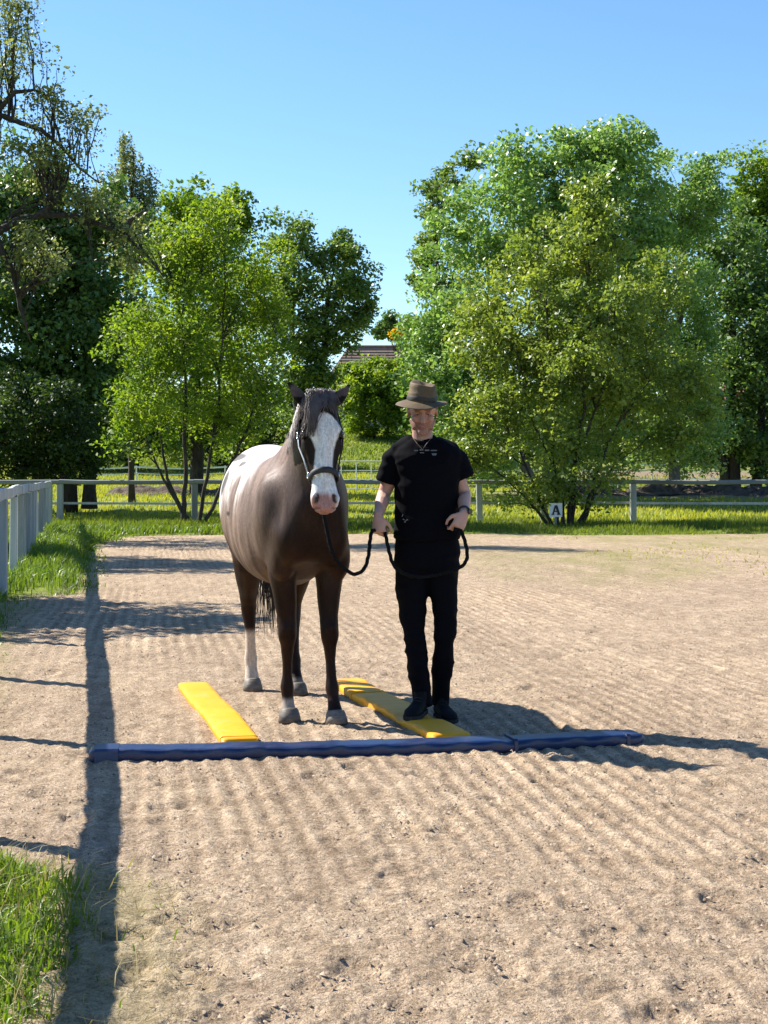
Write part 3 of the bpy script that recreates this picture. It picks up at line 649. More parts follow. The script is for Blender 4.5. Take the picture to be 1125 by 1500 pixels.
bush("yellow_shrub", "golden yellow treetop peeping over the ridge of the brown roof", 122, [(580, 492, 7, 7), (588, 487, 6, 6)], 26, 800, .28, .35, L_ye, 36)
tree("conifer_tree", "small dark conifer in the sky gap above the brown roof", [st(140, (572, 640), (572, 460))], [ell(572, 480, 16, 16, 140), ell(570, 466, 9, 10, 140), ell(553, 488, 16, 8, 140), ell(600, 480, 16, 16, 140)], 60, 4500, .3, .7, L_dk, m_bark, 37, rt=.2)
# near, half bare tree whose dark limbs reach in from the left
T = 34
tree("crab_apple_tree", "half bare tree with dark arching limbs reaching in from the left edge",
     [st(T, (-75, 800), (-70, 600), (-40, 420), (-10, 345), (25, 322), (70, 314), (110, 316), (150, 330), (185, 345), (215, 375), (240, 405)),
      st(T, (-70, 620), (-60, 380), (-30, 240), (0, 168), (30, 180), (60, 190), (90, 215), (115, 245), (145, 268)),
      st(T, (-50, 300), (-30, 190), (0, 158), (22, 135), (50, 132), (72, 142)), st(T, (-50, 260), (-35, 100), (-10, 20), (15, -40)),
      st(T, (-10, 345), (20, 400), (30, 450), (45, 500)), st(T, (60, 316), (85, 290), (100, 262)), st(T, (175, 340), (195, 320), (212, 308))],
     [ell(40, 60, 22, 60, T), ell(20, 20, 30, 60, T), ell(60, 150, 50, 45, T), ell(105, 165, 40, 35, T), ell(115, 215, 35, 45, T), ell(50, 230, 70, 60, T), ell(120, 290, 45, 40, T), ell(180, 330, 45, 35, T), ell(60, 370, 70, 50, T), ell(200, 380, 40, 30, T), ell(-70, 150, 80, 130, T), ell(-100, 350, 90, 140, T, 0, 1.5), ell(-110, 470, 80, 80, T, -1, 1.4), ell(5, 110, 30, 60, T)],
     480, 21000, .09, .38, L_ol, m_bark, 41, surf=.55, rt=.13, vclump=.3, limbs=30, twr=.6)
tree("apple_tree", "tree just outside the left edge that throws its shade over the sand",
     [[Vector((-8.1, 17.6, 0)), Vector((-8.0, 17.4, 1.5)), Vector((-7.7, 17.0, 3.2)), Vector((-7.3, 16.6, 4.6))], [Vector((-8.0, 17.5, 1)), Vector((-8.6, 17.9, 2.6)), Vector((-9.2, 18.4, 4))]],
     [(-7.4, 16.9, 4.0, 1.7, 2.3, 1.2, 4), (-8.6, 18.0, 4.4, 1.9, 2.2, 1.3, 3), (-6.0, 16.3, 4.3, .95, .9, .5, .7), (-8.2, 16.0, 3.4, 1.8, 1.9, 1.0, 3), (-9.5, 17.6, 3.5, 1.8, 1.7, 1.6, 2.5)],
     280, 22000, .14, .45, L_md, m_bark, 42, surf=.45, rt=.15)
tree("apple_tree", "second leafy tree outside the left edge shading the far left sand",
     [[Vector((-9.6, 26.4, 0)), Vector((-9.5, 26.2, 2)), Vector((-9.3, 26, 4.5)), Vector((-9.2, 25.8, 6.2))]],
     [(-9.3, 26.0, 5.6, 1.7, 2.0, 1.2, 3), (-10.4, 27.2, 5.4, 1.6, 2.0, 1.5, 3), (-8.6, 27.0, 6.2, 1.2, 1.6, .8, 1.5)],
     200, 15000, .13, .45, L_md, m_bark, 43, surf=.5, rt=.15)
# far woodland
rg = np.random.default_rng(51); n = 1500
cx = rg.uniform(-160, 160, n); cyy = rg.uniform(165, 190, n); hh = 6+2.5*vnoise(cx*.08, cyy*.0, 52)+1.0*vnoise(cx*.3, cyy*.1, 53)
C = np.stack([cx, cyy, 4.5+hh*rg.random(n)**.6], 1); ii = np.repeat(np.arange(n), 22)
V, Fc = leaf_quads(C[ii]+rg.standard_normal((len(ii), 3))*1.1, .8, rg, .4); me = rawmesh("woodland", V, Fc)
vattr(me, np.clip(.4+.25*rg.standard_normal(len(ii)), 0, 1)); prop(add("woodland", me, L_md), "distant low woodland closing the horizon", "woodland", kind='stuff')
# ---------------------------------------------------------------- house and car far behind
m_roof = pm("roof_tiles", (.16, .105, .08), (.26, .18, .14), 2.5, .85, .6, 4, .05, (1, .3, .3))
m_wall = pm("house_wall", (.30, .27, .22), (.38, .34, .28), 2, .9, .3, 8, .02)
m_glass = pm("window_glass", (.03, .04, .05), None, 2, .1, spec=.8); m_frame = pm("window_frame", (.6, .6, .58), None, 3, .5)
HD = 118.0; hx0, hx1 = (470-CX)/F*HD, (672-CX)/F*HD; zr = H-(501-HY)/F*HD; ze = H-(566-HY)/F*HD; g0 = gz1(0, HD)-.2
hs = empty("house", ((hx0+hx1)/2, HD, g0), "brown tile roofed house glimpsed between shrub and trees above the horse", "house")
b = MB(); b.box(((hx0+hx1)/2, HD+4.5, (g0+ze)/2), (hx1-hx0-1.0, 8.2, ze-g0)); b.put("wall", m_wall, hs)
th = .18; rx0, rx1 = hx0+2.0, hx1-2.0
b = MB()
V = [(hx0, HD, ze), (hx1, HD, ze), (hx1, HD+9, ze), (hx0, HD+9, ze), (rx0, HD+4.5, zr), (rx1, HD+4.5, zr)]
b.raw(V, [(0, 1, 5, 4), (1, 2, 5), (2, 3, 4, 5), (3, 0, 4), (3, 2, 1, 0)])
roof = b.put("roof", m_roof, hs)
def rw(u, v, o=.02):   # point on the front roof slope: u along, v from eave to ridge
    a = Vector((hx0, HD, ze)).lerp(Vector((rx0, HD+4.5, zr)), v); c_ = Vector((hx1, HD, ze)).lerp(Vector((rx1, HD+4.5, zr)), v)
    return a.lerp(c_, u)+Vector((0, -.6, .8))*o
co = MB()
for k in range(1, 14):
    co.beam(rw(0, k/14), rw(1, k/14), .06, .05)
co.put("tile_course", m_roof, roof)
MB().tube([(rx0, HD+4.5, zr+.03), (rx1, HD+4.5, zr+.03)], [.12, .12], 6).put("ridge", m_roof, roof)
for k in range(4):
    xw = hx0+1.8+k*2.4; w_ = MB().box((xw, HD+.36, g0+1.9), (1.2, .08, 1.3)).put("window", m_frame, hs)
    MB().box((xw-.28, HD+.30, g0+1.9), (.46, .03, 1.1)).put("pane", m_glass, w_); MB().box((xw+.28, HD+.30, g0+1.9), (.46, .03, 1.1)).put("pane", m_glass, w_)
# second house, a sliver of red roof through the dark trees at the right
hx, HD2 = (1108-CX)/F*100, 100.0
h2_ = empty("house", (hx, HD2, gz1(hx, HD2)-.1), "red brick house barely showing through the dark trees at right", "house")
zb2 = gz1(hx, HD2)-.2; m_brick = pm("red_brick", (.20, .075, .05), (.28, .12, .085), 6, .9, .4, 12, .02)
m_rr = pm("red_roof", (.22, .09, .06), (.3, .13, .09), 5, .85)
MB().box((hx+2, HD2+3, zb2+1.6), (8, 6, 3.2)).put("wall", m_brick, h2_)
MB().raw([(hx-2.3, HD2-.4, zb2+3.2), (hx+6.3, HD2-.4, zb2+3.2), (hx+6.3, HD2+6.4, zb2+3.2), (hx-2.3, HD2+6.4, zb2+3.2), (hx-2.3, HD2+3, zb2+5.2), (hx+6.3, HD2+3, zb2+5.2)], [(0, 1, 5, 4), (1, 2, 5), (2, 3, 4, 5), (3, 0, 4), (3, 2, 1, 0)]).put("roof", m_rr, h2_)
# car seen from behind, mostly hidden by the horse's head
CD = 105.0; cxm = (494-CX)/F*CD; cz0 = gz1(cxm, CD)+.02
car = empty("parked_car", (cxm, CD, cz0), "dark teal car parked on the rise, half hidden behind the horse's head", "car")
m_car = pm("teal_paint", (.03, .06, .075), (.04, .075, .09), 1, .25, spec=.8); m_ty = pm("tyre", (.02, .02, .02), None, 3, .9); m_rl = pm("tail_lamp", (.35, .02, .02), None, 3, .3)
def prof(y): return y
sec = []
b = MB()
side = [(-2.1, .45), (-2.15, .8), (-2.0, 1.02), (-1.75, 1.08), (-1.35, 1.55), (-.9, 1.66), (.4, 1.64), (1.0, 1.15), (1.9, 1.0), (2.15, .75), (2.15, .42)]
V = []
for (yy_, zz) in side:
    w = .9 if zz < 1.1 else .9-(zz-1.08)*.42
    V += [(cxm-w, CD+2.1+yy_, cz0+zz), (cxm+w, CD+2.1+yy_, cz0+zz)]
n = len(side); Fc = [(2*i, 2*i+1, 2*i+3, 2*i+2) for i in range(n-1)]+[tuple(2*i for i in range(n-1, -1, -1)), tuple(2*i+1 for i in range(n)), (0, 2*n-2, 2*n-1, 1)]
b.raw(V, Fc); cb = b.put("body", m_car, car)
bv = cb.modifiers.new("bevel", 'BEVEL'); bv.width = .05; bv.segments = 2
MB().raw([(cxm-.72, CD+.33, cz0+1.12), (cxm+.72, CD+.33, cz0+1.12), (cxm+.64, CD+.66, cz0+1.5), (cxm-.64, CD+.66, cz0+1.5)], [(0, 1, 2, 3)]).put("rear_window", m_glass, car)
MB().box((cxm, CD-.04, cz0+.55), (1.7, .1, .16)).put("bumper", pm("bumper_grey", (.25, .28, .3), None, 2, .4), car)
for s_ in (-1, 1):
    MB().box((cxm+s_*.76, CD+.0, cz0+.88), (.2, .06, .2)).put("tail_lamp", m_rl, car)
    for yy_ in (.75, 3.5):
        w_ = MB().tube([(cxm+s_*.72, CD+yy_, cz0+.33), (cxm+s_*.92, CD+yy_, cz0+.33)], [.33, .33], 20).put("wheel", m_ty, car)
        MB().tube([(cxm+s_*.915, CD+yy_, cz0+.33), (cxm+s_*.935, CD+yy_, cz0+.33)], [.2, .18], 12).put("rim", m_met, w_)
    MB().raw([(cxm+s_*.905, CD+.9, cz0+1.12), (cxm+s_*.905, CD+2.7, cz0+1.12), (cxm+s_*.70, CD+2.4, cz0+1.55), (cxm+s_*.70, CD+1.2, cz0+1.57)], [(0, 1, 2, 3)]).put("side_window", m_glass, car)
# ---------------------------------------------------------------- horse
HO = Vector((-.42, 8.43, 0)); HF = Vector((.24, -.97, 0)).normalized(); HL = Vector((-HF.y, HF.x, 0))
MH = Matrix(((HF.x, HL.x, 0, HO.x), (HF.y, HL.y, 0, HO.y), (0, 0, 1, 0), (0, 0, 0, 1)))
horse = empty("horse", tuple(HO), "brown roan spotted horse with a white blanket rump and broad white blaze, wearing a halter", "horse")
def hput(me, name, m, parent=None, sm=True):
    me.transform(MH); return add(name, me, m, parent or horse, smoothed=sm)
psi, tht = rad(-4), rad(12)
fh = Vector((math.cos(psi), math.sin(psi), 0)); Lh = Vector((-math.sin(psi), math.cos(psi), 0))
Ah = Vector((0, 0, -1))*math.cos(tht)+fh*math.sin(tht)+Lh*.02; Nh = fh*math.cos(tht)+Vector((0, 0, 1))*math.sin(tht)
Ah.normalize()
Pp = Vector((.375, -.008, 1.765))
def HP(s, u, n): return Pp+Ah*s+Lh*u+Nh*n
b = MB()
# trunk of the body: x, centre z, half width, half height
secs = [(-1.42, 1.22, .05, .08), (-1.39, 1.21, .14, .20), (-1.31, 1.20, .22, .28), (-1.18, 1.20, .285, .335), (-1.0, 1.185, .305, .365), (-.8, 1.14, .315, .37), (-.55, 1.095, .298, .38),
        (-.3, 1.10, .288, .375), (-.1, 1.145, .243, .37), (.05, 1.145, .215, .34), (.17, 1.11, .18, .27), (.26, 1.08, .15, .19), (.30, 1.07, .09, .11)]
def yo(x): return -.055*float(smooth(.05, -.3, x))*float(smooth(-1.3, -.9, x))
b.tube([(x, yo(x), z) for x, z, w, h in secs], [(h, w) for x, z, w, h in secs], 28, side=(0, 1, 0), e=2.15)
# neck
nk = [((-.12, 0, 1.27), .27, .17), ((.02, 0, 1.33), .31, .175), ((.14, 0, 1.43), .235, .14), ((.24, -.01, 1.54), .18, .118), ((.31, -.012, 1.64), .145, .098), ((.355, -.012, 1.72), .11, .085), ((.38, -.008, 1.77), .07, .06)]
b.tube([p for p, a, w in nk], [(a, w) for p, a, w in nk], 22, side=(0, 1, 0), e=2.1)
# head
hd = [(-.035, .035, -.02, .035), (-.015, .05, -.06, .056), (.04, .072, -.10, .078), (.10, .085, -.125, .092), (.17, .088, -.145, .104), (.24, .080, -.145, .106), (.30, .070, -.115, .092), (.36, .062, -.078, .074),
      (.42, .055, -.056, .064), (.48, .050, -.048, .064), (.53, .046, -.046, .074), (.575, .038, -.044, .073), (.605, .026, -.036, .058), (.622, .008, -.022, .034)]
b.tube([HP(s, 0, (nf+nb)/2) for s, nf, nb, w in hd], [((nf-nb)/2, w) for s, nf, nb, w in hd], 26, side=tuple(Lh), e=[2.2, 2.2, 2.25, 2.3, 2.35, 2.3, 1.95, 1.75, 1.75, 1.9, 2.1, 2.2, 2.2, 2.1])
Rh = Matrix((Lh, Nh, -Ah)).transposed().to_3x3()
for s_ in (-1, 1):
    b.ball(HP(.185, s_*.088, .042), (.020, .026, .034), rot=Rh)            # brow
    b.ball(HP(.25, s_*.094, -.01), (.016, .03, .06), rot=Rh)
    b.tube([HP(.24, s_*.09, .02), HP(.36, s_*.066, .012)], [.018, .010], 8)   # facial crest
    b.ball(HP(.548, s_*.050, .022), (.028, .028, .034), rot=Rh)            # nostril wings
    b.ball(HP(.22, s_*.07, -.09), (.032, .06, .075), rot=Rh)               # jowl
b.tube([HP(.20, 0, .074), HP(.30, 0, .064), HP(.40, 0, .052), HP(.49, 0, .046)], [.016, .020, .019, .010], 10)
b.ball(HP(.603, 0, -.036), (.036, .026, .022), rot=Rh); b.ball(HP(.590, 0, .012), (.05, .03, .028), rot=Rh)
# ears (cupped)
for s_ in (-1, 1):
    e0 = HP(.045, s_*.066, -.018); tip = HP(-.076, s_*.172, .02) if s_ < 0 else HP(-.068, s_*.164, .01)
    ax = (tip-e0); V = []; n = 14
    sd = ax.cross(Nh).normalized(); fr = sd.cross(ax).normalized()
    if fr.dot(Nh) < 0: fr = -fr
    for i, (t, w) in enumerate([(-.12, .020), (0, .026), (.2, .034), (.42, .037), (.62, .031), (.8, .021), (.93, .011), (1, .004)]):
        c_ = e0+ax*t+sd*s_*.012*math.sin(t*3)*(-1 if s_ > 0 else 1)*0
        for k in range(n):
            a = 2*math.pi*k/n; x_, y_ = math.cos(a)*w, math.sin(a)*w*.62
            if y_ > 0: y_ = -y_*.25*(1-abs(x_/max(w, 1e-4)))*(1 if t > .1 else -2)+.004
            V.append(c_+sd*x_+fr*(y_+.006))
    m_ = len(V)//n
    b.raw(V, [(i*n+k, i*n+(k+1) % n, (i+1)*n+(k+1) % n, (i+1)*n+k) for i in range(m_-1) for k in range(n)]+[tuple(range(n-1, -1, -1)), tuple((m_-1)*n+k for k in range(n))])
# muscles
for s_ in (-1, 1):
    b.ball((.14, s_*.105-.012, 1.02), (.15, .105, .16)); b.ball((-.04, s_*.185-.03, 1.13), (.17, .085, .27), rot=Matrix.Rotation(rad(20), 3, 'Y'))
    b.ball((.05, s_*.15, .93), (.13, .085, .16)); b.ball((-1.12, s_*.175, 1.10), (.24, .125, .32)); b.ball((-1.22, s_*.15, .98), (.17, .11, .25))
for s_ in (-1, 1): b.ball((.07, s_*.115-.01, 1.24), (.17, .085, .20))
b.ball((-.02, 0, 1.40), (.25, .10, .13))
LEG = {}
def fleg(s_, dx, yb):
    yk = -.03 if s_ > 0 else 0
    P_ = [((.00, .155, 1.02), .14, .075), ((.01, .15, .90), .125, .082), ((.01, .14, .80), .098, .074), ((.02, .128, .69), .073, .062), ((.03, .12, .58), .052, .050), ((.038, .118, .515), .053, .050), ((.038, .118, .47), .050, .050),
          ((.03, .116, .42), .038, .037), ((.025, .115, .33), .033, .028), ((.022, .115, .25), .035, .029), ((.022, .115, .19), .046, .039), ((.038, .115, .14), .036, .034), ((.055, .115, .095), .038, .039), ((.068, .115, .06), .046, .046)]
    pts = []; rr = []
    for (x, y, z), a, w in P_:
        t = max(0, 1-z/.95); pts.append(Vector((x+dx*t, s_*(y+yk*(1-t)+(yb-.115)*t), z))); rr.append((a, w))
    b.tube(pts, rr, 16, side=(0, 1, 0)); b.ball(pts[5]+Vector((.03, 0, 0)), (.03, .038, .04)); b.ball(pts[10]+Vector((-.03, 0, .0)), (.026, .026, .03))
    b.tube([pts[7]+Vector((-.035, 0, 0)), pts[9]+Vector((-.032, 0, 0)), pts[10]+Vector((-.035, 0, 0))], [.017, .014, .018], 8)
    return pts[-1]
def hleg(s_, dx, yb):
    P_ = [((-1.08, .15, 1.08), .23, .12), ((-1.06, .16, .94), .20, .115), ((-1.09, .158, .82), .145, .098), ((-1.14, .15, .71), .105, .078), ((-1.19, .142, .62), .070, .058), ((-1.222, .136, .555), .062, .050), ((-1.225, .134, .49), .060, .047),
          ((-1.20, .13, .42), .044, .037), ((-1.185, .128, .33), .037, .031), ((-1.18, .127, .26), .038, .031), ((-1.178, .127, .20), .047, .041), ((-1.155, .127, .145), .037, .035), ((-1.135, .127, .10), .040, .040), ((-1.12, .127, .06), .047, .047)]
    pts = []; rr = []
    for (x, y, z), a, w in P_:
        t = max(0, 1-z/1.0); pts.append(Vector((x+dx*t, s_*(y+(yb-.127)*t), z))); rr.append((a, w))
    b.tube(pts, rr, 16, side=(0, 1, 0)); b.ball(pts[5]+Vector((-.045, 0, .02)), (.028, .028, .05))
    b.tube([pts[6]+Vector((-.04, 0, 0)), pts[9]+Vector((-.034, 0, 0)), pts[10]+Vector((-.035, 0, 0))], [.02, .015, .019], 8)
    b.ball(pts[10]+Vector((-.03, 0, 0)), (.027, .027, .03))
    return pts[-1]
hooves = [fleg(-1, -.10, .10), fleg(1, .045, .135), hleg(-1, -.19, .10), hleg(1, .09, .137)]
me = remeshed(b, "horse_body", .0086, 5, .5)
V = getco(me)
relax(me, smooth(.80, .98, V[:, 2])*smooth(.36, .24, V[:, 0]-.28*(V[:, 2]-1.2)*0)*smooth(1.60, 1.45, V[:, 2]), 110)
V = getco(me).astype(np.float64); Nn = getno(me).astype(np.float64)
rel = V-np.array(Pp); hs_ = rel@np.array(Ah); hu = rel@np.array(Lh); hn = rel@np.array(Nh)
head = (hs_ > -.16) & (np.abs(hu) < .2) & (hn > np.where(hs_ > .33, -.085, -.19)) & (np.abs(hu) < np.where(hs_ > .4, .1, .2)) & (hs_ < .7) & (V[:, 0] > .2)
# nostrils, mouth line, eye sockets
for s_ in (-1, 1):
    c = HP(.552, s_*.047, .05); d = V-np.array(c); q = np.sqrt((d@np.array(Ah)/.024)**2+(d@np.array(Lh)/.014)**2+(d@np.array(Nh)/.03)**2)
    k = smooth(1.15, .5, q)*.016; V -= (np.array(Nh)*.85+np.array(Lh)*s_*.5)[None, :]*k[:, None]
q = np.abs(hs_-.600-.004*np.cos(hu*40)); k = smooth(.006, 0, q)*(hn < .03)*head*(hs_ > .5)*.006; V -= Nn*k[:, None]
# muscle and skin relief
rx = V[:, 0]; ry = V[:, 1]; rz = V[:, 2]
k = .004*vnoise(rx*5, rz*4, 201)+.0018*vnoise(rx*14, rz*11, 202)
rib = .0022*np.sin(rx*52+rz*5)*smooth(-.95, -.75, rx)*smooth(-.15, -.35, rx)*smooth(.8, .95, rz)*smooth(1.4, 1.2, rz)
tnd = -.004*smooth(.045, 0, np.abs(rz-(1.32+(rx-.02)*1.1)))*smooth(-.2, -.05, rx)*smooth(.3, .1, rx)
V += Nn*((k+rib)*(~head)+tnd*(~head)*(np.abs(Nn[:, 1]) > .4))[:, None]
setco(me, V)
# coat
def C3(*c): return np.array(c)[None, :]
n1 = fbm(rx*3.5+ry*2, rz*2.5+ry, 211, 3); n2 = fbm(rx*16+ry*9, rz*7, 212, 3); n3 = vnoise(rx*26+ry*14, rz*4.5, 213)
brown = C3(.019, .0078, .0048)*(1+.3*n2[:, None]); dark = C3(.017, .011, .009)
roan = C3(.185, .128, .104)*(1+.22*n3[:, None]+.14*n2[:, None]); white = C3(.60, .56, .535)*(1+.05*n2[:, None])
col = brown.repeat(1, 0)
w = smooth(.24, -.28, rx+.07*n1+.07*n3-.25*smooth(1.1, 1.4, rz))*smooth(.68, .98, rz-.10*smooth(-.4, -1.0, rx)+.09*n1+.05*n3)
w *= smooth(.95, .8, smooth(-.8, -1.2, rx)*smooth(1.0, .75, rz))
col = col*(1-w[:, None])+roan*w[:, None]
sh = smooth(.24, .10, np.abs(rx-.10))*smooth(1.0, 1.2, rz)*(ry < 0)*(.5+.5*n3)*.4; col = col*(1-sh[:, None])+roan*1.1*sh[:, None]  # highlight on the sun-side shoulder blade, put into the coat as a paler strip
wb = smooth(1.20, 1.47, rz+.16*n1-.30*smooth(-.85, -1.25, rx)+.10*n2+.02*n3+.12*smooth(-.1, -.9, rx))*smooth(-.16, -.42, rx+.1*n1)
col = col*(1-wb[:, None])+white*wb[:, None]
wr = smooth(-1.02, -1.18, rx+.05*n1)*smooth(.93, 1.08, rz+.06*n1); col = col*(1-wr[:, None])+white*wr[:, None]
for (sx, sy, sz, r1, r2) in ((-1.17, -.28, 1.30, .11, .075), (-.92, -.25, 1.46, .17, .03), (-1.02, -.26, 1.40, .035, .05), (-.88, -.33, 1.31, .09, .10), (-.70, -.24, 1.42, .05, .02), (-1.28, -.2, 1.05, .05, .07), (-.9, .2, 1.45, .09, .06), (-.60, -.345, 1.13, .05, .018), (-1.2, -.30, 1.33, .05, .04)):
    q = np.sqrt(((rx-sx)/r1)**2+((ry-sy)/.2)**2+((rz-sz)/r2)**2)+.13*n2; k = smooth(1.15, .65, q)*.88
    col = col*(1-k[:, None])+C3(.030, .022, .022)*k[:, None]
# dark belly, chest and legs
k = smooth(.80, .66, rz+.05*n1); col = col*(1-k[:, None])+brown*.8*k[:, None]
neckm = smooth(.1, .2, rx)*smooth(1.25, 1.4, rz)*(~head); col = col*(1-.5*neckm[:, None])+C3(.08, .058, .05)*.5*neckm[:, None]
hl = (rx < -.7); right_h = hl & (ry < 0); k = smooth(.40, .35, rz+.02*n2)*right_h; col = col*(1-k[:, None])+C3(.52, .44, .36)*(1+.15*n2[:, None])*k[:, None]
k = .4*smooth(.12, .09, rz)*(hl & (ry > 0)); col = col*(1-k[:, None])+C3(.42, .36, .31)*k[:, None]
k = smooth(.125, .09, rz+.03*n1)*((rx > -.7) & (ry < 0)); col = col*(1-k[:, None])+C3(.34, .28, .23)*k[:, None]
k = smooth(.08, .06, rz)*(rx > -.7); col = col*(1-k[:, None])+C3(.16, .12, .10)*k[:, None]
# head: dark, blaze, pink muzzle
hc = np.where(head[:, None], C3(.012, .0065, .005)*(1+.35*n2[:, None]), col)
uu_ = hu-np.interp(hs_, [.1, .3, .38, .5], [.012, .012, .006, 0])
bw = np.interp(hs_, [.09, .115, .15, .19, .215, .26, .30, .38, .44, .48, .52, .60, .7], [-.03, .03, .068, .086, .080, .056, .045, .047, .054, .068, .09, .12, .2])
edge = bw-np.abs(uu_+.006*n1)+.004*n2
bl = smooth(-.004, .004, edge)*(hn > -.035)*head*smooth(.09, .10, hs_); bl = np.maximum(bl, smooth(.50, .53, hs_+.01*n1)*head)
hc = hc*(1-bl[:, None])+C3(.66, .65, .64)*bl[:, None]
pk = smooth(.515, .56, hs_+.012*n1+.012*(np.abs(hu) < .03))*smooth(.075, .055, np.abs(hu))*head*(hn > -.03)
hc = hc*(1-.85*pk[:, None])+C3(.33, .12, .085)*.85*pk[:, None]
for s_ in (-1, 1):
    c = HP(.552, s_*.047, .04); d = V-np.array(c); q = np.sqrt((d@np.array(Ah)/.027)**2+((d@np.array(Lh)-s_*.25*(d@np.array(Ah)))/.0145)**2+(d@np.array(Nh)/.04)**2)
    k = smooth(1.1, .8, q); hc = hc*(1-k[:, None])+C3(.07, .035, .03)*k[:, None]
    c = HP(-.01, s_*.112, .02); d = V-np.array(c); q = np.sqrt((d**2).sum(1))   # inner ear
    k = smooth(.065, .05, q)*(Nn@np.array(Nh) > .3)*head*(hs_ < .0); hc = hc*(1-.6*k[:, None])+C3(.15, .11, .10)*.6*k[:, None]
k = smooth(.007, .003, np.abs(hs_-.600))*(hn < .03)*head*(hs_ > .5); hc = hc*(1-.6*k[:, None])+C3(.08, .04, .035)*.6*k[:, None]
setcol(me, np.clip(hc, .004, 1))
m_horse, t, p = new_mat("horse_coat")
at = nd(t, 'ShaderNodeAttribute'); at.attribute_name = 'Col'
tc = nd(t, 'ShaderNodeTexCoord'); mp = nd(t, 'ShaderNodeMapping'); mp.inputs['Scale'].default_value = (1, 1, .18); t.links.new(tc.outputs['Object'], mp.inputs[0])
hn_ = noise(t, 120, 5, .7, mp.outputs[0]); hn2 = noise(t, 30, 4, .7, mp.outputs[0])
c = mixc(t, .45, at.outputs['Color'], ramp(t, hn_.outputs[0], [(.3, (.6, .6, .6)), (.7, (1.35, 1.35, 1.35))]).outputs[0], 'MULTIPLY')
c = mixc(t, .5, c, ramp(t, hn2.outputs[0], [(.3, (.65, .62, .6)), (.7, (1.3, 1.3, 1.3))]).outputs[0], 'MULTIPLY')
fl = noise(t, 75, 6, .8, tc.outputs['Object'])
c = mixc(t, .55, c, ramp(t, fl.outputs[0], [(.36, (.62, .58, .56)), (.5, (1, 1, 1)), (.64, (1.4, 1.38, 1.36))]).outputs[0], 'MULTIPLY')
t.links.new(c, p.inputs['Base Color']); p.inputs['Roughness'].default_value = .5; p.inputs['Specular IOR Level'].default_value = .13
p.inputs['Sheen Weight'].default_value = .0; bump(t, p, hn_.outputs[0], .35, .004)
hput(me, "body", m_horse)
# hooves
m_hoof = pm("hoof_horn", (.09, .075, .058), (.22, .185, .15), 30, .6, .3, 60, .003, (1, 1, 4)); m_hoofd = pm("hoof_dark", (.06, .05, .04), (.16, .13, .10), 30, .6, .3, 60, .003, (1, 1, 4))
for i, h_ in enumerate(hooves):
    hb = MB(); x, y, z = h_
    wz = HO+HF*x+HL*y; g = sand_z(wz.x, wz.y)-.012
    hb.tube([(x+.012, y, .074), (x+.016, y, .060), (x+.026, y, .035), (x+.036, y, g)], [(.045, .046), (.054, .052), (.063, .058), (.073, .065)], 18, side=(0, 1, 0), e=2.2)
    hput(hb.mesh("hoof"), "hoof", m_hoof if i in (1, 2) else m_hoofd)
# eyes
m_eye = pm("horse_eye", (.008, .005, .004), None, 3, .08, spec=.9); m_lid = pm("eyelid", (.02, .013, .011), None, 3, .6)
for s_ in (-1, 1):
    e_ = hput(MB().ball(HP(.208, s_*.091, .034), .0215, 18).mesh("eye"), "eye", m_eye)
    lid = MB().tube([HP(.208+.026*math.cos(a), s_*(.100+.006*math.cos(a*2)), .036+.022*math.sin(a)) for a in np.linspace(0, 2*math.pi, 15)], [.006]*15, 6)
    hput(lid.mesh("eyelid"), "eyelid", m_lid, e_)
# hair: many thin tapered strands
def hair(rootfn, n, name, mat, seed, r0=.004, segs=7):
    r = random.Random(seed); hb = MB()
    for k in range(n):
        pts = rootfn(r); m_ = len(pts)
        hb.tube(pts, [r0*(.6+.8*r.random())*(1-.75*i/(m_-1)) for i in range(m_)], 3, cap=False)
    return hput(hb.mesh(name), name, mat)
m_mane = pm("mane_hair", (.022, .015, .013), (.15, .11, .098), 14, .5, .3, 60, .002, (1, 1, .3), spec=.5)
m_tail = pm("tail_hair", (.012, .009, .009), (.04, .03, .028), 14, .5, 0, spec=.5)
def mane_f(r):
    t = r.random(); k = t*(len(nk)-1.001); i = int(k); f = k-i
    (p0, a0, w0), (p1, a1, w1) = nk[i], nk[i+1]
    p = Vector(p0).lerp(Vector(p1), f); a = a0+(a1-a0)*f; w = w0+(w1-w0)*f
    d = (Vector(p1)-Vector(p0)).normalized(); up = Vector((0, 1, 0)).cross(d); up = up if up.z > 0 or up.x < 0 else -up
    if up.x > 0: up = -up
    root = p+up*(a*.95)+Vector((0, r.uniform(-.02, .01), 0)); L = r.uniform(.10, .24)*(1.1 if t > .4 else .7)
    o = []
    for q in range(7):
        s = q/6; ang = s*L/(max(a, .1)); y = -w*1.06*math.sin(min(ang*.9, 1.3))
        o.append(p+up*(a*1.0*math.cos(min(ang*.9, 1.45)))+Vector((r.uniform(-.004, .004)+.03*s, y-.012-.01*s*r.random(), -max(0, s*L-.16)*.9)))
    o[0] = root; return o
hair(mane_f, 800, "mane", m_mane, 5, .0042)
def fore_f(r):
    u0 = r.gauss(0, .028); side_ = -1 if r.random() < .72 else 1
    root = HP(-.03+r.uniform(-.01, .015), u0, .0+r.uniform(-.02, .03)); L = r.uniform(.10, .27) if side_ < 0 else r.uniform(.06, .15)
    o = [root]; uend = (-.075+r.gauss(0, .018)) if side_ < 0 else (.05+r.gauss(0, .03)); 
    for q in range(1, 8):
        s = q/7; u = u0+(uend-u0)*s**.8+.006*math.sin(s*7+u0*90); sl = -.03+L*s
        nf = np.interp(sl, [-.03, .04, .1, .17, .24], [.05, .085, .098, .098, .088]); n_ = nf*math.sqrt(max(.12, 1-(u/.115)**2))+.008+.012*math.sin(s*3.1)
        o.append(HP(sl, u, n_))
    return o
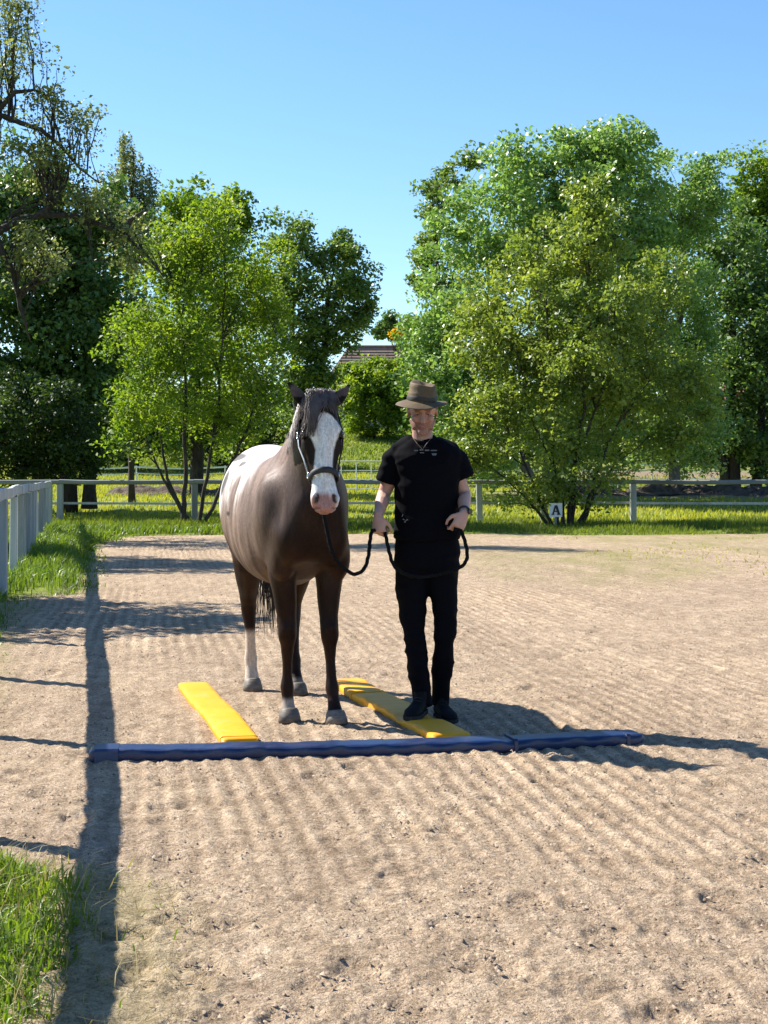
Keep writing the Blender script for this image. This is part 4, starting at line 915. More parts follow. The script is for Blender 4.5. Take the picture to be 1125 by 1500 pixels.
hair(fore_f, 480, "forelock", m_mane, 6, .0034)
def tail_f(r):
    x0, y0 = -1.40, r.uniform(-.03, .03); L = r.uniform(.55, 1.10); sp = r.gauss(0, 1); o = []
    for q in range(10):
        s = q/9; o.append(Vector((x0-.10*math.sin(min(1, s*3)*1.57)-.02*r.random(), y0+.02+.05*s+sp*(.020+.045*s*s)+.008*math.sin(s*9+sp*4), 1.40-L*s-.03*math.sin(s*3))))
    return o
hair(tail_f, 260, "tail", m_tail, 7, .005)
# halter
m_halt = pm("halter_black", (.012, .012, .014), (.03, .03, .034), 30, .6, .4, 120, .002); m_hgrey = pm("halter_grey", (.30, .33, .37), (.55, .58, .62), 12, .35, .2, 60, .002, spec=.7)
m_ring = pm("ring_metal", (.5, .5, .5), (.7, .7, .7), 9, .25, metal=.9)
halter = hput(MB().tube([HP(.435-.030*math.sin(a), .074*math.cos(a), .0+.068*math.sin(a)) for a in np.linspace(0, 2*math.pi, 29)], [(.0075, .017)]*29, 8, side=tuple(Ah)).mesh("halter"), "halter", m_halt)
def strap(pts, w, mat, name="strap"): return hput(MB().tube(pts, [(.004, w)]*len(pts), 8, side=tuple(Lh.cross(Vector(pts[-1])-Vector(pts[0])).normalized())).mesh(name), name, mat, halter)
for s_ in (-1, 1):
    strap([HP(.42, s_*.078, -.01), HP(.33, s_*.094, -.035), HP(.26, s_*.116, -.045), HP(.20, s_*.119, -.045)], .012, m_hgrey if s_ < 0 else m_halt)
    strap([HP(.20, s_*.119, -.045), HP(.12, s_*.108, -.05), HP(.04, s_*.092, -.06), HP(-.03, s_*.055, -.075)], .011, m_halt)
    strap([HP(.20, s_*.117, -.045), HP(.25, s_*.10, -.11), HP(.28, s_*.04, -.155)], .011, m_halt)
    for q in ((.42, .080, -.012), (.20, .121, -.045)):
        hput(MB().tube([HP(q[0]+.017*math.cos(a), s_*q[1], q[2]+.017*math.sin(a)) for a in np.linspace(0, 2*math.pi, 13)], [.0045]*13, 6).mesh("ring"), "ring", m_ring, halter)
strap([HP(.425, 0, -.068), HP(.36, 0, -.10), HP(.29, 0, -.15)], .011, m_halt)
hput(MB().tube([HP(.455+.022*math.cos(a), .022*math.sin(a), -.072) for a in np.linspace(0, 2*math.pi, 13)], [.005]*13, 6).mesh("ring"), "ring", m_ring, halter)
def HW(p): return MH @ Vector(p)
# ---------------------------------------------------------------- training poles lying on the sand
m_yel = pm("yellow_vinyl", (.74, .32, .012), (.80, .38, .018), 3, .5, .35, 9, .012, spec=.2)
m_blu = pm("blue_vinyl", (.001, .010, .050), (.002, .017, .078), 3, .40, .5, 9, .008, spec=.6)
m_blu.node_tree.nodes['Principled BSDF'].inputs['Coat Weight'].default_value = .06; m_blu.node_tree.nodes['Principled BSDF'].inputs['Coat Roughness'].default_value = .22
m_bluel = pm("blue_grey_vinyl", (.012, .024, .075), (.02, .035, .10), 3, .34, .4, 11, .01, spec=.6)
dust(m_yel, .45, 6, lo=.52, hi=.75); dust(m_blu, .08, 7, lo=.5, hi=.75)
def foam(name, label, pts, w, h, mat, seed, group=None, n=90, wav=.006, dents=()):
    """soft foam bar with a rounded box section following a gentle curve, with sags and creases"""
    pts = [Vector(q) for q in pts]; r = np.random.default_rng(seed)
    L = [0]
    for a, b_ in zip(pts[:-1], pts[1:]): L.append(L[-1]+(b_-a).length)
    t = np.linspace(0, L[-1], n); C = np.stack([np.interp(t, L, [q[i] for q in pts]) for i in range(3)], 1)
    for _ in range(6): C[1:-1] = (C[:-2]+C[1:-1]*2+C[2:])/4
    V = []; m_ = 28
    for i in range(n):
        d = C[min(i+1, n-1)]-C[max(i-1, 0)]; d = d/np.linalg.norm(d); sd = np.array([d[1], -d[0], 0]); sd /= np.linalg.norm(sd)
        en = min(1, min(t[i], L[-1]-t[i])/.025); en = .82+.18*math.sqrt(max(en, 0)*(2-en))
        ww = w/2*en*(1+wav*float(vnoise(np.array([t[i]*6]), np.array([seed*1.]), 3)))
        sag = sum(-dp*math.exp(-((t[i]-tt)/ds)**2) for tt, dp, ds in dents)
        cr = .0035*abs(math.sin(t[i]*21+seed+2*math.sin(t[i]*5)))**.5+float(vnoise(np.array([t[i]*9]), np.array([2.]), seed))*.0022
        hh = (h+sag+cr)*en
        for k in range(m_):
            a = 2*math.pi*k/m_; c_, s_ = math.cos(a), math.sin(a); e_ = 9
            x = math.copysign(abs(c_)**(2/e_), c_)*ww; z = (math.copysign(abs(s_)**(2/e_), s_)*.5+.5)*hh
            if s_ > .3: z -= .0045*abs(math.sin(t[i]*16+seed))*abs(c_)
            p_ = C[i]+sd*x; V.append((p_[0], p_[1], p_[2]+z))
    b = MB(); b.raw(V, [(i*m_+k, i*m_+(k+1) % m_, (i+1)*m_+(k+1) % m_, (i+1)*m_+k) for i in range(n-1) for k in range(m_)]+[tuple(range(m_-1, -1, -1)), tuple((n-1)*m_+k for k in range(m_))])
    e0 = empty(name, tuple(C[n//2]), label, "training pole", group)
    b.put("foam_body", mat, e0, smoothed=True)
    return e0, C, t
gp = "soft foam training poles on the sand"
z0 = -.006
bl, Cb, tb = foam("foam_pole", "long dark blue foam pole lying crosswise nearest the camera", [(-1.40, 7.315, z0), (-.7, 7.39, z0), (0, 7.475, z0), (.62, 7.60, z0), (1.285, 7.765, z0)], .165, .062, m_blu, 3, gp, 200, dents=((.95, .006, .05), (2.02, .008, .06)))
for tt in (.02, 2.03, 2.62):   # end caps and a seam band
    i = int(np.searchsorted(tb, tt)); i = min(max(i, 1), 197)
    c0, c1 = Vector(Cb[i]), Vector(Cb[min(i+2, 199)]); d = (c1-c0).normalized()
    q = MB(); sd = Vector((d.y, -d.x, 0)); ring = []
    for (a, z) in ((-.090, .0), (-.085, .056), (-.076, .067), (.076, .067), (.085, .056), (.090, .0)): ring.append(c0+sd*a+Vector((0, 0, z)))
    wd = .11 if tt < .1 else .018
    q.raw([v for v in ring]+[v+d*wd for v in ring], [(k, k+1, k+7, k+6) for k in range(5)]+[(0, 5, 4, 3, 2, 1), (6, 7, 8, 9, 10, 11)])
    q.put("end_cap" if tt < .1 else "seam_band", m_bluel if tt < .1 else m_blu, bl)
yl, Cy, ty = foam("foam_pole", "bright yellow foam pole lying in full sun left of the horse", [(-1.215, 9.76, z0), (-1.06, 9.1, z0), (-.90, 8.5, z0), (-.715, 7.66, z0)], .187, .045, m_yel, 5, gp, 90)
yr, Cr, tr_ = foam("foam_pole", "shaded yellow foam pole under the man's shoe beside the horse's front hooves", [(-.235, 9.86, z0), (-.10, 9.25, z0), (.07, 8.75, z0), (.22, 8.2, z0), (.345, 7.74, z0)], .205, .056, m_yel, 8, gp, 110, dents=((.62, .012, .05), (1.55, .022, .13)))
for (e0, C, t_, tt, wd) in ((yl, Cy, ty, 2.10, .012), (yr, Cr, tr_, .60, .028)):
    i = int(np.searchsorted(t_, tt)); i = min(i, len(t_)-4); c0 = Vector(C[i]); d = (Vector(C[i+2])-c0).normalized(); sd = Vector((d.y, -d.x, 0)); w2, hh = (.096, .049) if e0 is yl else (.106, .060)
    ring = [c0+sd*a+Vector((0, 0, z)) for a, z in ((-w2, 0), (-w2, hh-.008), (-w2+.01, hh), (w2-.01, hh), (w2, hh-.008), (w2, 0))]
    MB().raw(ring+[v+d*wd for v in ring], [(k, k+1, k+7, k+6) for k in range(5)]+[(0, 5, 4, 3, 2, 1), (6, 7, 8, 9, 10, 11)]).put("strap", m_yel, e0)
# ---------------------------------------------------------------- man
man = empty("person", (.25, 8.42, 0), "man in black clothes and brimmed olive hat looking down, holding the lead rope", "person")
def px(a, b_, y): return Vector(((a-CX)/F*y, y, H-(b_-HY)/F*y))
Mc = 8.45
b = MB()
tau = rad(20); hc_ = px(619, 606, 8.38); hc_.z = 1.706
Uh = Vector((0, -math.sin(tau), math.cos(tau))); Fh = Vector((0, -math.cos(tau), -math.sin(tau))); Xh = Vector((1, 0, 0))
def MP(x, f, u): return hc_+Xh*x+Fh*f+Uh*u
Rm = Matrix((Xh, Fh, Uh)).transposed()
b.ball(MP(0, -.012, .025), (.076, .096, .092), 20, Rm); b.ball(MP(0, .018, -.045), (.058, .070, .072), 18, Rm)
b.ball(MP(0, .066, -.100), (.030, .024, .022), 12, Rm); b.ball(MP(0, .030, -.085), (.048, .05, .030), 12, Rm)
b.ball(MP(0, .078, .030), (.056, .018, .012), 12, Rm)
b.tube([MP(0, .086, .022), MP(0, .100, -.005), MP(0, .112, -.028)], [.008, .010, .014], 8); b.ball(MP(0, .104, -.034), (.018, .012, .009), 10, Rm)
for s_ in (-1, 1):
    b.ball(MP(s_*.042, .066, -.025), (.022, .020, .022), 10, Rm); b.ball(MP(s_*.078, -.012, -.015), (.010, .018, .030), 10, Rm)
    b.tube([MP(s_*.060, .0, -.05), MP(s_*.040, .045, -.092)], [.018, .018], 8)
b.ball(MP(0, .086, -.062), (.024, .010, .0055), 10, Rm); b.ball(MP(0, .083, -.072), (.020, .010, .006), 10, Rm)
neck0 = Vector((hc_.x, 8.455, 1.50))
b.tube([neck0, Vector((hc_.x, 8.44, 1.56)), MP(0, -.03, -.06), MP(0, -.03, 0)], [.066, .058, .056, .05], 14)
b.tube([neck0+Vector((-.12, .01, -.03)), neck0+Vector((0, 0, .03)), neck0+Vector((.12, .01, -.03))], [.04, .06, .04], 10)
# torso and legs under the clothes
tx = hc_.x+.008
b.tube([(tx, 8.46, .90), (tx, 8.46, 1.05), (tx, 8.46, 1.25), (tx, 8.46, 1.42), (tx, 8.46, 1.52)], [(.09, .15), (.085, .135), (.095, .145), (.09, .165), (.05, .09)], 16, side=(1, 0, 0))
JT = {'l': [px(604, 825, 8.46), px(605, 900, 8.45), px(607, 935, 8.42), px(615, 1000, 8.45), px(619, 1030, 8.45)], 'r': [px(646, 825, 8.46), px(652, 900, 8.46), px(651, 935, 8.46), px(646, 1000, 8.54), px(645, 1028, 8.57)]}
for k in JT: b.tube(JT[k], [.065, .045, .04, .034, .03], 10)
# arms
armL = [Vector((.080, 8.47, 1.445)), Vector((.000, 8.49, 1.25)), px(554, 757, 8.33)]
armR = [Vector((.365, 8.47, 1.445)), Vector((.443, 8.49, 1.25)), px(680, 752, 8.31)]
for a in (armL, armR):
    e1 = a[1].lerp(a[2], .35); b.tube([a[0], a[0].lerp(a[1], .5), a[1], e1, a[1].lerp(a[2], .7), a[2]], [(.045, .045), (.046, .044), (.039, .037), (.042, .038), (.033, .030), (.024, .028)], 12)
def hand(wr, d, pn, ts, curl, thumbc=.6):
    """wrist, pointing direction, palm normal, thumb side; four curled fingers and a thumb"""
    d = Vector(d).normalized(); pn = Vector(pn); pn = (pn-d*pn.dot(d)).normalized(); ac = d.cross(pn)
    if ac.dot(Vector(ts)) < 0: ac = -ac
    b.tube([wr-d*.01, wr+d*.025, wr+d*.06, wr+d*.088], [(.018, .026), (.018, .034), (.016, .039), (.013, .038)], 12, side=tuple(ac), e=2.6)
    for i, (o, L, c_) in enumerate(((.030, 1.0, curl[0]), (.010, 1.08, curl[1]), (-.010, 1.0, curl[2]), (-.029, .82, curl[3]))):
        p0 = wr+d*(.080-.006*abs(i-1))+ac*o; ang = 0; pts = [p0-d*.02, p0]; cur = p0
        for j, (l, am) in enumerate(((.042, .9), (.026, 1.25), (.021, .8))):
            ang += am*c_; dr = d*math.cos(ang)+pn*math.sin(ang); cur = cur+dr*l*L; pts.append(cur)
        b.tube(pts, [.0095, .0100, .0090, .0082, .0068], 9); b.ball(pts[-1], .0070, 8); b.ball(pts[1]-pn*.003, .0108, 8)
    p0 = wr+d*.022+ac*.026; t1 = p0+(d*.62+ac*.75+pn*.35).normalized()*.036
    t2 = t1+(d*(.85)+ac*(.25)+pn*thumbc).normalized()*.032; t3 = t2+(d*.75-ac*.25+pn*thumbc*1.2).normalized()*.025
    b.tube([p0-d*.01, p0, t1, t2, t3], [.014, .0145, .0115, .0100, .0080], 9); b.ball(t3, .008, 8)
hand(armL[2], (.05, -.25, -1), (.35, .95, -.1), (1, 0, 0), (1.1, 1.2, 1.25, 1.3))
hand(armR[2], (-.42, -.22, -.86), (-.35, .85, -.2), (-1, -.3, 0), (.75, 1.15, 1.25, 1.3), .4)
me = remeshed(b, "man_body", .0052, 4, .5)
V = getco(me).astype(np.float64); V[:, 0] = hc_.x+(V[:, 0]-hc_.x)*(1-.025*smooth(1.57, 1.62, V[:, 2])); rel = V-np.array(hc_); mx_ = rel@np.array(Xh); mf = rel@np.array(Fh); mu = rel@np.array(Uh)
for s_ in (-1, 1):   # eye sockets
    q = np.sqrt(((mx_-s_*.030)/.020)**2+((mf-.088)/.03)**2+((mu-.008)/.013)**2); V -= np.array(Fh)[None, :]*(smooth(1.2, .2, q)*.012)[:, None]
setco(me, V)
n1 = fbm(V[:, 0]*60, V[:, 2]*60, 301, 3); n2 = fbm(V[:, 0]*14, V[:, 2]*12, 302, 2)
col = C3(.50, .285, .215)*(1+.05*n2[:, None]+.04*n1[:, None]); red = np.clip(smooth(1.585, 1.62, V[:, 2])*.45, 0, 1)  # face darker and redder than the arms: hat brim shade put into skin colour
col = col*(1-red[:, None])+C3(.30, .125, .085)*red[:, None]
bd = smooth(-.030, -.060, mu+.006*n1)*smooth(-.02, .035, mf)
bd = np.maximum(bd, smooth(-.037, -.043, mu)*smooth(-.060, -.052, mu)*smooth(.04, .03, np.abs(mx_))*smooth(.06, .08, mf))
bd = np.maximum(bd, smooth(.045, .058, np.abs(mx_))*smooth(0, -.03, mu)*smooth(-.03, .0, mf)*smooth(.07, .05, mf)*smooth(-.13, -.1, mu))
bd *= smooth(1.535, 1.590, V[:, 2])
col = col*(1-.62*bd[:, None])+C3(.13, .050, .03)*.62*bd[:, None]
lip = smooth(1.15, .8, np.sqrt((mx_/.025)**2+((mu+.066)/.009)**2+((mf-.09)/.02)**2)); col = col*(1-.7*lip[:, None])+C3(.33, .12, .10)*.7*lip[:, None]
hrr = np.maximum(smooth(.02, .0, mf+.3*(mu-.03))*smooth(.0, .015, mu), 0)*(V[:, 2] > 1.6)
col = col*(1-.85*hrr[:, None])+C3(.07, .035, .02)*.85*hrr[:, None]
bw_ = smooth(1.2, .7, np.sqrt(((np.abs(mx_)-.032)/.022)**2+((mu-.030)/.006)**2))*(mf > .05); col = col*(1-.7*bw_[:, None])+C3(.09, .04, .025)*.7*bw_[:, None]
setcol(me, np.clip(col, .01, 1))
m_skin, t, p = new_mat("skin"); at = nd(t, 'ShaderNodeAttribute'); at.attribute_name = 'Col'
tc = nd(t, 'ShaderNodeTexCoord'); q = noise(t, 260, 4, .7, tc.outputs['Object'])
t.links.new(mixc(t, .15, at.outputs['Color'], ramp(t, q.outputs[0], [(.3, (.75, .72, .7)), (.7, (1.15, 1.15, 1.15))]).outputs[0], 'MULTIPLY'), p.inputs['Base Color'])
p.inputs['Roughness'].default_value = .5; p.inputs['Subsurface Weight'].default_value = .12; p.inputs['Subsurface Radius'].default_value = (.012, .005, .003); p.inputs['Subsurface Scale'].default_value = .5
bump(t, p, q.outputs[0], .2, .001)
add("body", me, m_skin, man, smoothed=True)
m_eyw = pm("eye_white", (.22, .17, .15), None, 3, .5); m_iris = pm("iris", (.03, .02, .015), None, 3, .2)
for s_ in (-1, 1):
    e_ = MB().ball(MP(s_*.030, .068, .007), .0125, 12).put("eye", m_eyw, man, smoothed=True)
    MB().ball(MP(s_*.030, .0775, .002), .0050, 8).put("iris", m_iris, e_, smoothed=True)
    MB().ball(MP(s_*.030, .0690, .0095), (.0150, .0125, .0105), 12, Rm).put("eyelid", pm("eyelid_skin", (.36, .17, .125), None, 3, .5), e_, smoothed=True)
# clothes
def cloth(b, name, mat, vox, amp, seed, fold=(7, 11), ang=.3):
    me = remeshed(b, name, vox, 6, .5); V = getco(me).astype(np.float64); N = getno(me).astype(np.float64)
    x, y, z = V[:, 0], V[:, 1], V[:, 2]
    q = amp*(1-np.abs(vnoise(x*fold[0]+z*ang*9+y*4, z*fold[1]-x*4, seed)))**2*1.3+amp*.7*vnoise(x*22+y*10, z*26, seed+1)+amp*.5*vnoise(x*6, z*5+y*5, seed+2)
    setco(me, V+N*q[:, None]); return me
m_tee, t, p = new_mat("black_cotton"); tc = nd(t, 'ShaderNodeTexCoord'); q = noise(t, 350, 3, .7, tc.outputs['Object'])
p.inputs['Base Color'].default_value = (.0035, .0036, .0055, 1); p.inputs['Roughness'].default_value = .88; p.inputs['Specular IOR Level'].default_value = .25; p.inputs['Sheen Weight'].default_value = .02; p.inputs['Sheen Roughness'].default_value = .6; bump(t, p, q.outputs[0], .4, .0015); p.inputs['Specular IOR Level'].default_value = .06; p.inputs['Sheen Weight'].default_value = 0
m_tro, t, p = new_mat("black_denim"); tc = nd(t, 'ShaderNodeTexCoord'); q = noise(t, 300, 3, .7, tc.outputs['Object'])
p.inputs['Base Color'].default_value = (.0032, .0034, .0055, 1); p.inputs['Roughness'].default_value = .85; p.inputs['Specular IOR Level'].default_value = .08; bump(t, p, q.outputs[0], .4, .0015)
b = MB()
tc_ = px(625, 700, 8.46).x
ts = [(1.00, .182, .125, 0), (1.04, .183, .126, 0), (1.12, .176, .122, -.004), (1.22, .170, .120, -.004), (1.32, .176, .125, 0), (1.40, .186, .127, 0), (1.46, .196, .118, .0), (1.505, .175, .098, 0), (1.54, .115, .078, 0), (1.556, .084, .066, 0)]
b.tube([(tc_+o*1, 8.455, z) for z, w, d_, o in ts], [(d_, w) for z, w, d_, o in ts], 26, side=(1, 0, 0), e=2.35)
slL = [Vector((.075, 8.46, 1.465)), Vector((.048, 8.468, 1.44)), Vector((.033, 8.475, 1.39)), Vector((.022, 8.48, 1.345)), Vector((.014, 8.483, 1.315))]
slR = [Vector((.37, 8.46, 1.465)), Vector((.396, 8.468, 1.44)), Vector((.412, 8.475, 1.39)), Vector((.424, 8.48, 1.36)), Vector((.432, 8.483, 1.340))]
for s in (slL, slR): b.tube(s, [.055, .060, .059, .060, .062], 16)
b.tube([(.06, 8.46, 1.475), (.14, 8.455, 1.515), (.30, 8.455, 1.515), (.385, 8.46, 1.475)], [.05, .055, .055, .05], 12)
me = cloth(b, "t_shirt", m_tee, .0075, .0065, 401, (6, 9))
V = getco(me).astype(np.float64); V[:, 2] += .006*np.sin(V[:, 0]*23)*smooth(1.06, 1.0, V[:, 2]); setco(me, V)
tee = add("t_shirt", me, m_tee, man, smoothed=True)
MB().tube([(hc_.x+.068*math.cos(a), 8.452+.062*math.sin(a)-.012, 1.553+.006*math.cos(a)**2+.022*math.sin(a)) for a in np.linspace(0, 2*math.pi, 33)], [(.006, .010)]*33, 8).put("collar", m_tee, tee, smoothed=True)
# print and pendant on the chest
m_pr = pm("faded_print", (.10, .10, .11), (.16, .16, .17), 80, .8)
q = MB()
for (x0, x1, zc, hh) in ((-.062, -.040, 0, .007), (-.032, -.012, .003, .005), (-.004, .020, .001, .007), (.028, .062, .0, .005), (-.03, -.008, -.012, .004)):
    q.box((tc_+(x0+x1)/2-.01, 8.312, 1.487+zc), (x1-x0, .004, hh), rx=-.5)
q.put("chest_print", m_pr, tee)
q = MB(); q.raw([(tc_+.022, 8.3105, 1.472), (tc_+.052, 8.3105, 1.472), (tc_+.046, 8.305, 1.460), (tc_+.028, 8.305, 1.460)], [(0, 1, 2, 3)]); q.put("badge_print", m_pr, tee)
m_cord = pm("cord_brown", (.07, .04, .025), None, 3, .6)
MB().tube([(hc_.x-.050, 8.385, 1.553), (hc_.x-.030, 8.345, 1.525), (hc_.x-.002, 8.318, 1.492), (hc_.x+.022, 8.345, 1.525), (hc_.x+.045, 8.385, 1.553)], [.0022]*5, 5).put("necklace", m_cord, man)
q = MB(); zz = px(594, 762, 8.34)
for (dx, dz, w_, h_, r_) in ((-.010, .004, .012, .004, .5), (.002, -.003, .014, .004, -.6), (.010, .003, .010, .004, .7), (-.004, -.010, .008, .005, .2), (-.016, .026, .004, .014, .3)):
    q.box((zz.x+dx, 8.330, zz.z+dz), (w_, .004, h_), ry=r_)
q.put("hem_print", m_pr, tee)
b = MB()
hz = px(625, 820, 8.46)
b.tube([(hz.x, 8.46, 1.03), (hz.x, 8.46, .98), (hz.x, 8.462, .91), (hz.x, 8.465, .84), (hz.x, 8.465, .80)], [(.105, .165), (.110, .172), (.118, .178), (.110, .176), (.07, .13)], 24, side=(1, 0, 0), e=2.4)
lgL = [((px(603, 815, 8.46)), .098, .095), (px(604, 860, 8.46), .092, .088), (px(605, 900, 8.45), .075, .070), (px(607, 935, 8.42), .060, .056), (px(611, 970, 8.43), .060, .055), (px(615, 1000, 8.45), .055, .051), (px(618, 1022, 8.45), .054, .052), (px(619, 1034, 8.44), .055, .053)]
lgR = [((px(647, 815, 8.46)), .098, .095), (px(649, 860, 8.46), .090, .082), (px(652, 900, 8.46), .073, .066), (px(651, 935, 8.46), .058, .054), (px(649, 970, 8.50), .059, .054), (px(646, 1000, 8.54), .054, .049), (px(645, 1022, 8.57), .052, .048), (px(645, 1032, 8.57), .053, .049)]
for lg in (lgL, lgR): b.tube([p_ for p_, a, w in lg], [(a, w) for p_, a, w in lg], 18, side=(1, 0, 0), e=2.1)
me = cloth(b, "trousers", m_tro, .0075, .0075, 411, (5, 13), .8)
add("trousers", me, m_tro, man, smoothed=True)
dust(m_tro, .10, 9, lo=.45, hi=.8) if m_tro.node_tree.nodes['Principled BSDF'].inputs['Base Color'].links else None
# shoes
m_shoe = pm("black_shoe", (.005, .005, .006), (.010, .010, .012), 40, .8, .3, 200, .001, spec=.12); m_sole = pm("dark_sole", (.012, .012, .013), (.035, .035, .035), 20, .8, spec=.15)
def shoe(heel, toe, zg):
    heel = Vector(heel); toe = Vector(toe); d = (toe-heel).normalized(); L = (toe-heel).length
    sec = [(0, .045, .026, .040), (.03, .052, .034, .050), (.12, .060, .036, .060), (.28, .070, .036, .070), (.42, .058, .038, .055), (.6, .045, .043, .040), (.78, .037, .046, .032), (.92, .028, .038, .024), (1.0, .020, .018, .012)]
    sb = MB(); sb.tube([heel+d*L*t+Vector((0, 0, zg+.016+hh*.55)) for t, hh, w, r_ in sec], [(hh*.62, w) for t, hh, w, r_ in sec], 16, side=(-d.y, d.x, 0), e=2.3)
    sb.tube([heel+d*L*.16+Vector((0, 0, zg+.06)), heel+d*L*.16+Vector((0, 0, zg+.125))], [(.048, .036), (.044, .035)], 14, side=(-d.y, d.x, 0))
    o = add("shoe", remeshed(sb, "shoe", .005, 3), m_shoe, man, smoothed=True)
    q = MB(); sd = Vector((-d.y, d.x, 0)); top = []; bot = []
    for t, w in ((-.02, .018), (.0, .030), (.1, .039), (.3, .039), (.5, .043), (.7, .049), (.85, .047), (.96, .034), (1.02, .014)):
        top.append((t, w))
    ring = [(t, w) for t, w in top]+[(t, -w) for t, w in reversed(top)]
    V = [heel+d*L*t+sd*w+Vector((0, 0, zg+.0)) for t, w in ring]+[heel+d*L*t+sd*w*1.0+Vector((0, 0, zg+.022)) for t, w in ring]; n = len(ring)
    q.raw(V, [tuple(range(n-1, -1, -1)), tuple(range(n, 2*n))]+[(k, (k+1) % n, n+(k+1) % n, n+k) for k in range(n)]); q.put("sole", m_sole, o)
    for k in range(4):
        c = heel+d*L*(.36+.08*k)+Vector((0, 0, zg+.094-.013*k)); MB().tube([c-sd*.022, c+sd*.0+Vector((0, 0, .004)), c+sd*.022], [.003]*3, 5).put("lace", m_sole, o)
shoe((.212, 8.455, 0), (.135, 8.175, 0), .046)
shoe((.305, 8.60, 0), (.372, 8.335, 0), .004)
# hat
m_hat = pm("waxed_olive_cloth", (.075, .050, .026), (.14, .098, .055), 14, .7, .5, 60, .003, spec=.2); m_band = pm("hat_band", (.022, .018, .014), (.04, .032, .024), 20, .6)
hcn = MP(0, .0, .057); hcn.x = px(618, 590, 8.38).x
Rt = Matrix.Rotation(rad(4), 3, 'Y') @ Matrix.Rotation(rad(9), 3, 'X')
def Hh(v): return hcn+Rt @ Vector((v[0]*.93, v[1]*.93, v[2]*.78))
def lathe(prof, n=56, fn=None):
    V = []
    for (r, z) in prof:
        for k in range(n):
            a = 2*math.pi*k/n; x, y, zz = r*math.cos(a), r*math.sin(a)*1.08, z
            if fn: x, y, zz = fn(x, y, zz, a, r)
            V.append(Hh((x, y, zz)))
    m_ = len(prof); return V, [(i*n+k, i*n+(k+1) % n, (i+1)*n+(k+1) % n, (i+1)*n+k) for i in range(m_-1) for k in range(n)]+[tuple((m_-1)*n+k for k in range(n))]
def cfn(x, y, z, a, r):
    z += .004*math.sin(3*a+1)+(.010*math.cos(a-2.6) if z > .08 else 0); 
    if z > .1: z -= .012*math.exp(-(x/.025)**2)*(r < .07)
    return x*(1+.03*math.sin(5*a)), y*(1+.03*math.sin(4*a+2)), z
hat = MB(); hat.raw(*lathe([(.086, -.004), (.087, .02), (.084, .05), (.083, .056), (.080, .062), (.078, .09), (.076, .112), (.070, .121), (.058, .118), (.03, .112), (.005, .110)], fn=cfn))
ho = hat.put("hat", m_hat, man, smoothed=True)
def bfn(x, y, z, a, r):
    f = max(0, (r-.084)/.072); z2 = z-.024*f*f+.034*f*f*max(0, math.cos(a))**2-.006*f*math.cos(a+math.pi)*(math.cos(a) < 0)-.004*f*math.sin(3*a+.6)+.010*f*f*(math.sin(a) > .3)
    return x, y, z2
prof = [(.082, .0), (.095, -.003), (.115, -.006), (.135, -.009), (.150, -.011), (.154, -.0115), (.154, -.015), (.150, -.0155), (.135, -.0135), (.115, -.0105), (.095, -.0075), (.082, -.006)]
V, Fc = lathe(prof, fn=bfn); Fc.pop()
MB().raw(V, Fc).put("brim", m_hat, ho, smoothed=True)
V, Fc = lathe([(.0885, .004), (.0895, .010), (.0885, .030), (.0865, .036)], fn=cfn); Fc.pop()
MB().raw(V, Fc).put("band", m_band, ho, smoothed=True)
# watch
m_w = pm("black_watch", (.012, .012, .013), None, 3, .35, spec=.6)
wp = armR[2]-(armR[2]-armR[1]).normalized()*.022; ax = (armR[2]-armR[1]).normalized(); u1 = ax.orthogonal().normalized(); u2 = ax.cross(u1)
wa = MB().tube([wp+(u1*math.cos(a)+u2*math.sin(a))*.031 for a in np.linspace(0, 2*math.pi, 25)], [(.0035, .011)]*25, 8, side=tuple(ax)).put("watch_strap", m_w, man, smoothed=True)
MB().tube([wp+Vector((.026, -.020, 0)), wp+Vector((.034, -.027, 0))], [.017, .016], 16).put("watch_case", m_w, wa)
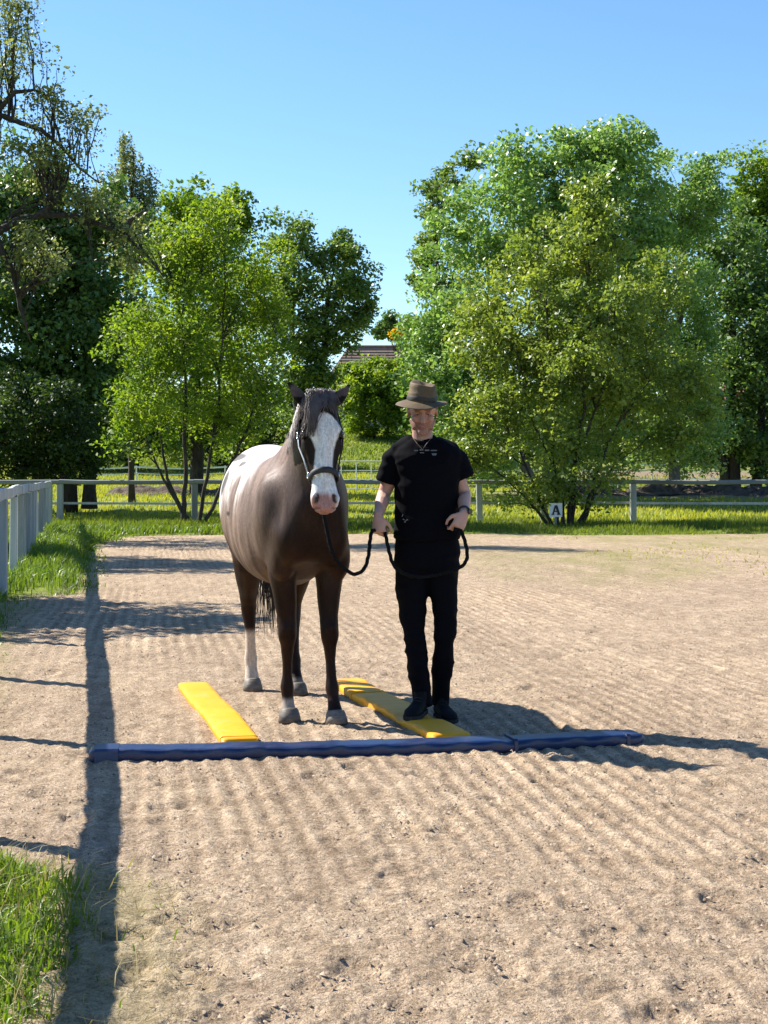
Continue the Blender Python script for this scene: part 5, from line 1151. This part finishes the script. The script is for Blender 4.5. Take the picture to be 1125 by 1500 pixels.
# ---------------------------------------------------------------- lead rope
m_rope = pm("black_rope", (.003, .003, .004), (.010, .010, .011), 90, .85, .6, 160, .003, spec=.12)
clip0 = HW(HP(.475, 0, -.072))
hLp = armL[2]+Vector((.0, -.015, -.078)); hRp = armR[2]+Vector((-.040, -.020, -.082))
rp = [clip0+Vector((0, -.005, -.10)), px(484, 800, 8.02), px(494, 822, 8.06), px(507, 835, 8.10), px(521, 841, 8.13), px(534, 832, 8.16), px(540, 812, 8.2), px(542, 792, 8.24), px(545, 778, 8.275), hLp+Vector((-.012, 0, .004)), hLp+Vector((.03, .004, .0)),
      px(566, 790, 8.27), px(570, 808, 8.27), px(577, 828, 8.27), px(592, 840, 8.28), px(612, 845, 8.29), px(634, 843, 8.29), px(656, 838, 8.28), px(674, 831, 8.27), px(683, 821, 8.27), px(684, 806, 8.27), px(680, 790, 8.27), hRp+Vector((.02, .0, -.012)), hRp+Vector((-.018, 0, .0))]
def spline(pts, n):
    o = []; P_ = [pts[0]]+list(pts)+[pts[-1]]
    for i in range(1, len(P_)-2):
        for k in range(n):
            t = k/n; a, b_, c, d = P_[i-1], P_[i], P_[i+1], P_[i+2]
            o.append(.5*((2*b_)+(c-a)*t+(2*a-5*b_+4*c-d)*t*t+(3*b_-a-3*c+d)*t*t*t))
    o.append(P_[-2]); return o
sp = spline(rp, 14); q = MB(); n = 10; ph = 0; prev = None; Vv = []
for i, p_ in enumerate(sp):
    d = (sp[min(i+1, len(sp)-1)]-sp[max(i-1, 0)]).normalized(); u = (d.orthogonal() if prev is None else prev-d*prev.dot(d)).normalized(); prev = u; w_ = u.cross(d)
    ph += (sp[i]-sp[i-1]).length*130 if i else 0
    for k in range(n):
        a = 2*math.pi*k/n; r_ = .0098*(1+.16*math.cos(3*a-ph)); Vv.append(p_+u*math.cos(a)*r_+w_*math.sin(a)*r_)
q.raw(Vv, [(i*n+k, i*n+(k+1) % n, (i+1)*n+(k+1) % n, (i+1)*n+k) for i in range(len(sp)-1) for k in range(n)])
rope = empty("lead_rope", tuple(sp[0]), "black twisted lead rope sagging from the halter to both of the man's hands", "lead rope")
q.put("rope", m_rope, rope, smoothed=True)
m_br = pm("steel_clip", (.6, .58, .52), (.75, .72, .65), 20, .25, metal=.9)
cl = MB(); c0 = clip0+Vector((0, 0, -.01)); cl.tube([c0+Vector((.011*math.cos(a), -.002, -.022+.022*math.sin(a))) for a in np.linspace(0, 2*math.pi, 13)], [.004]*13, 6)
cl.tube([c0+Vector((0, 0, -.043)), c0+Vector((0, -.002, -.075)), c0+Vector((0, -.004, -.10))], [.006, .008, .010], 8)
cl.put("clip", m_br, rope)
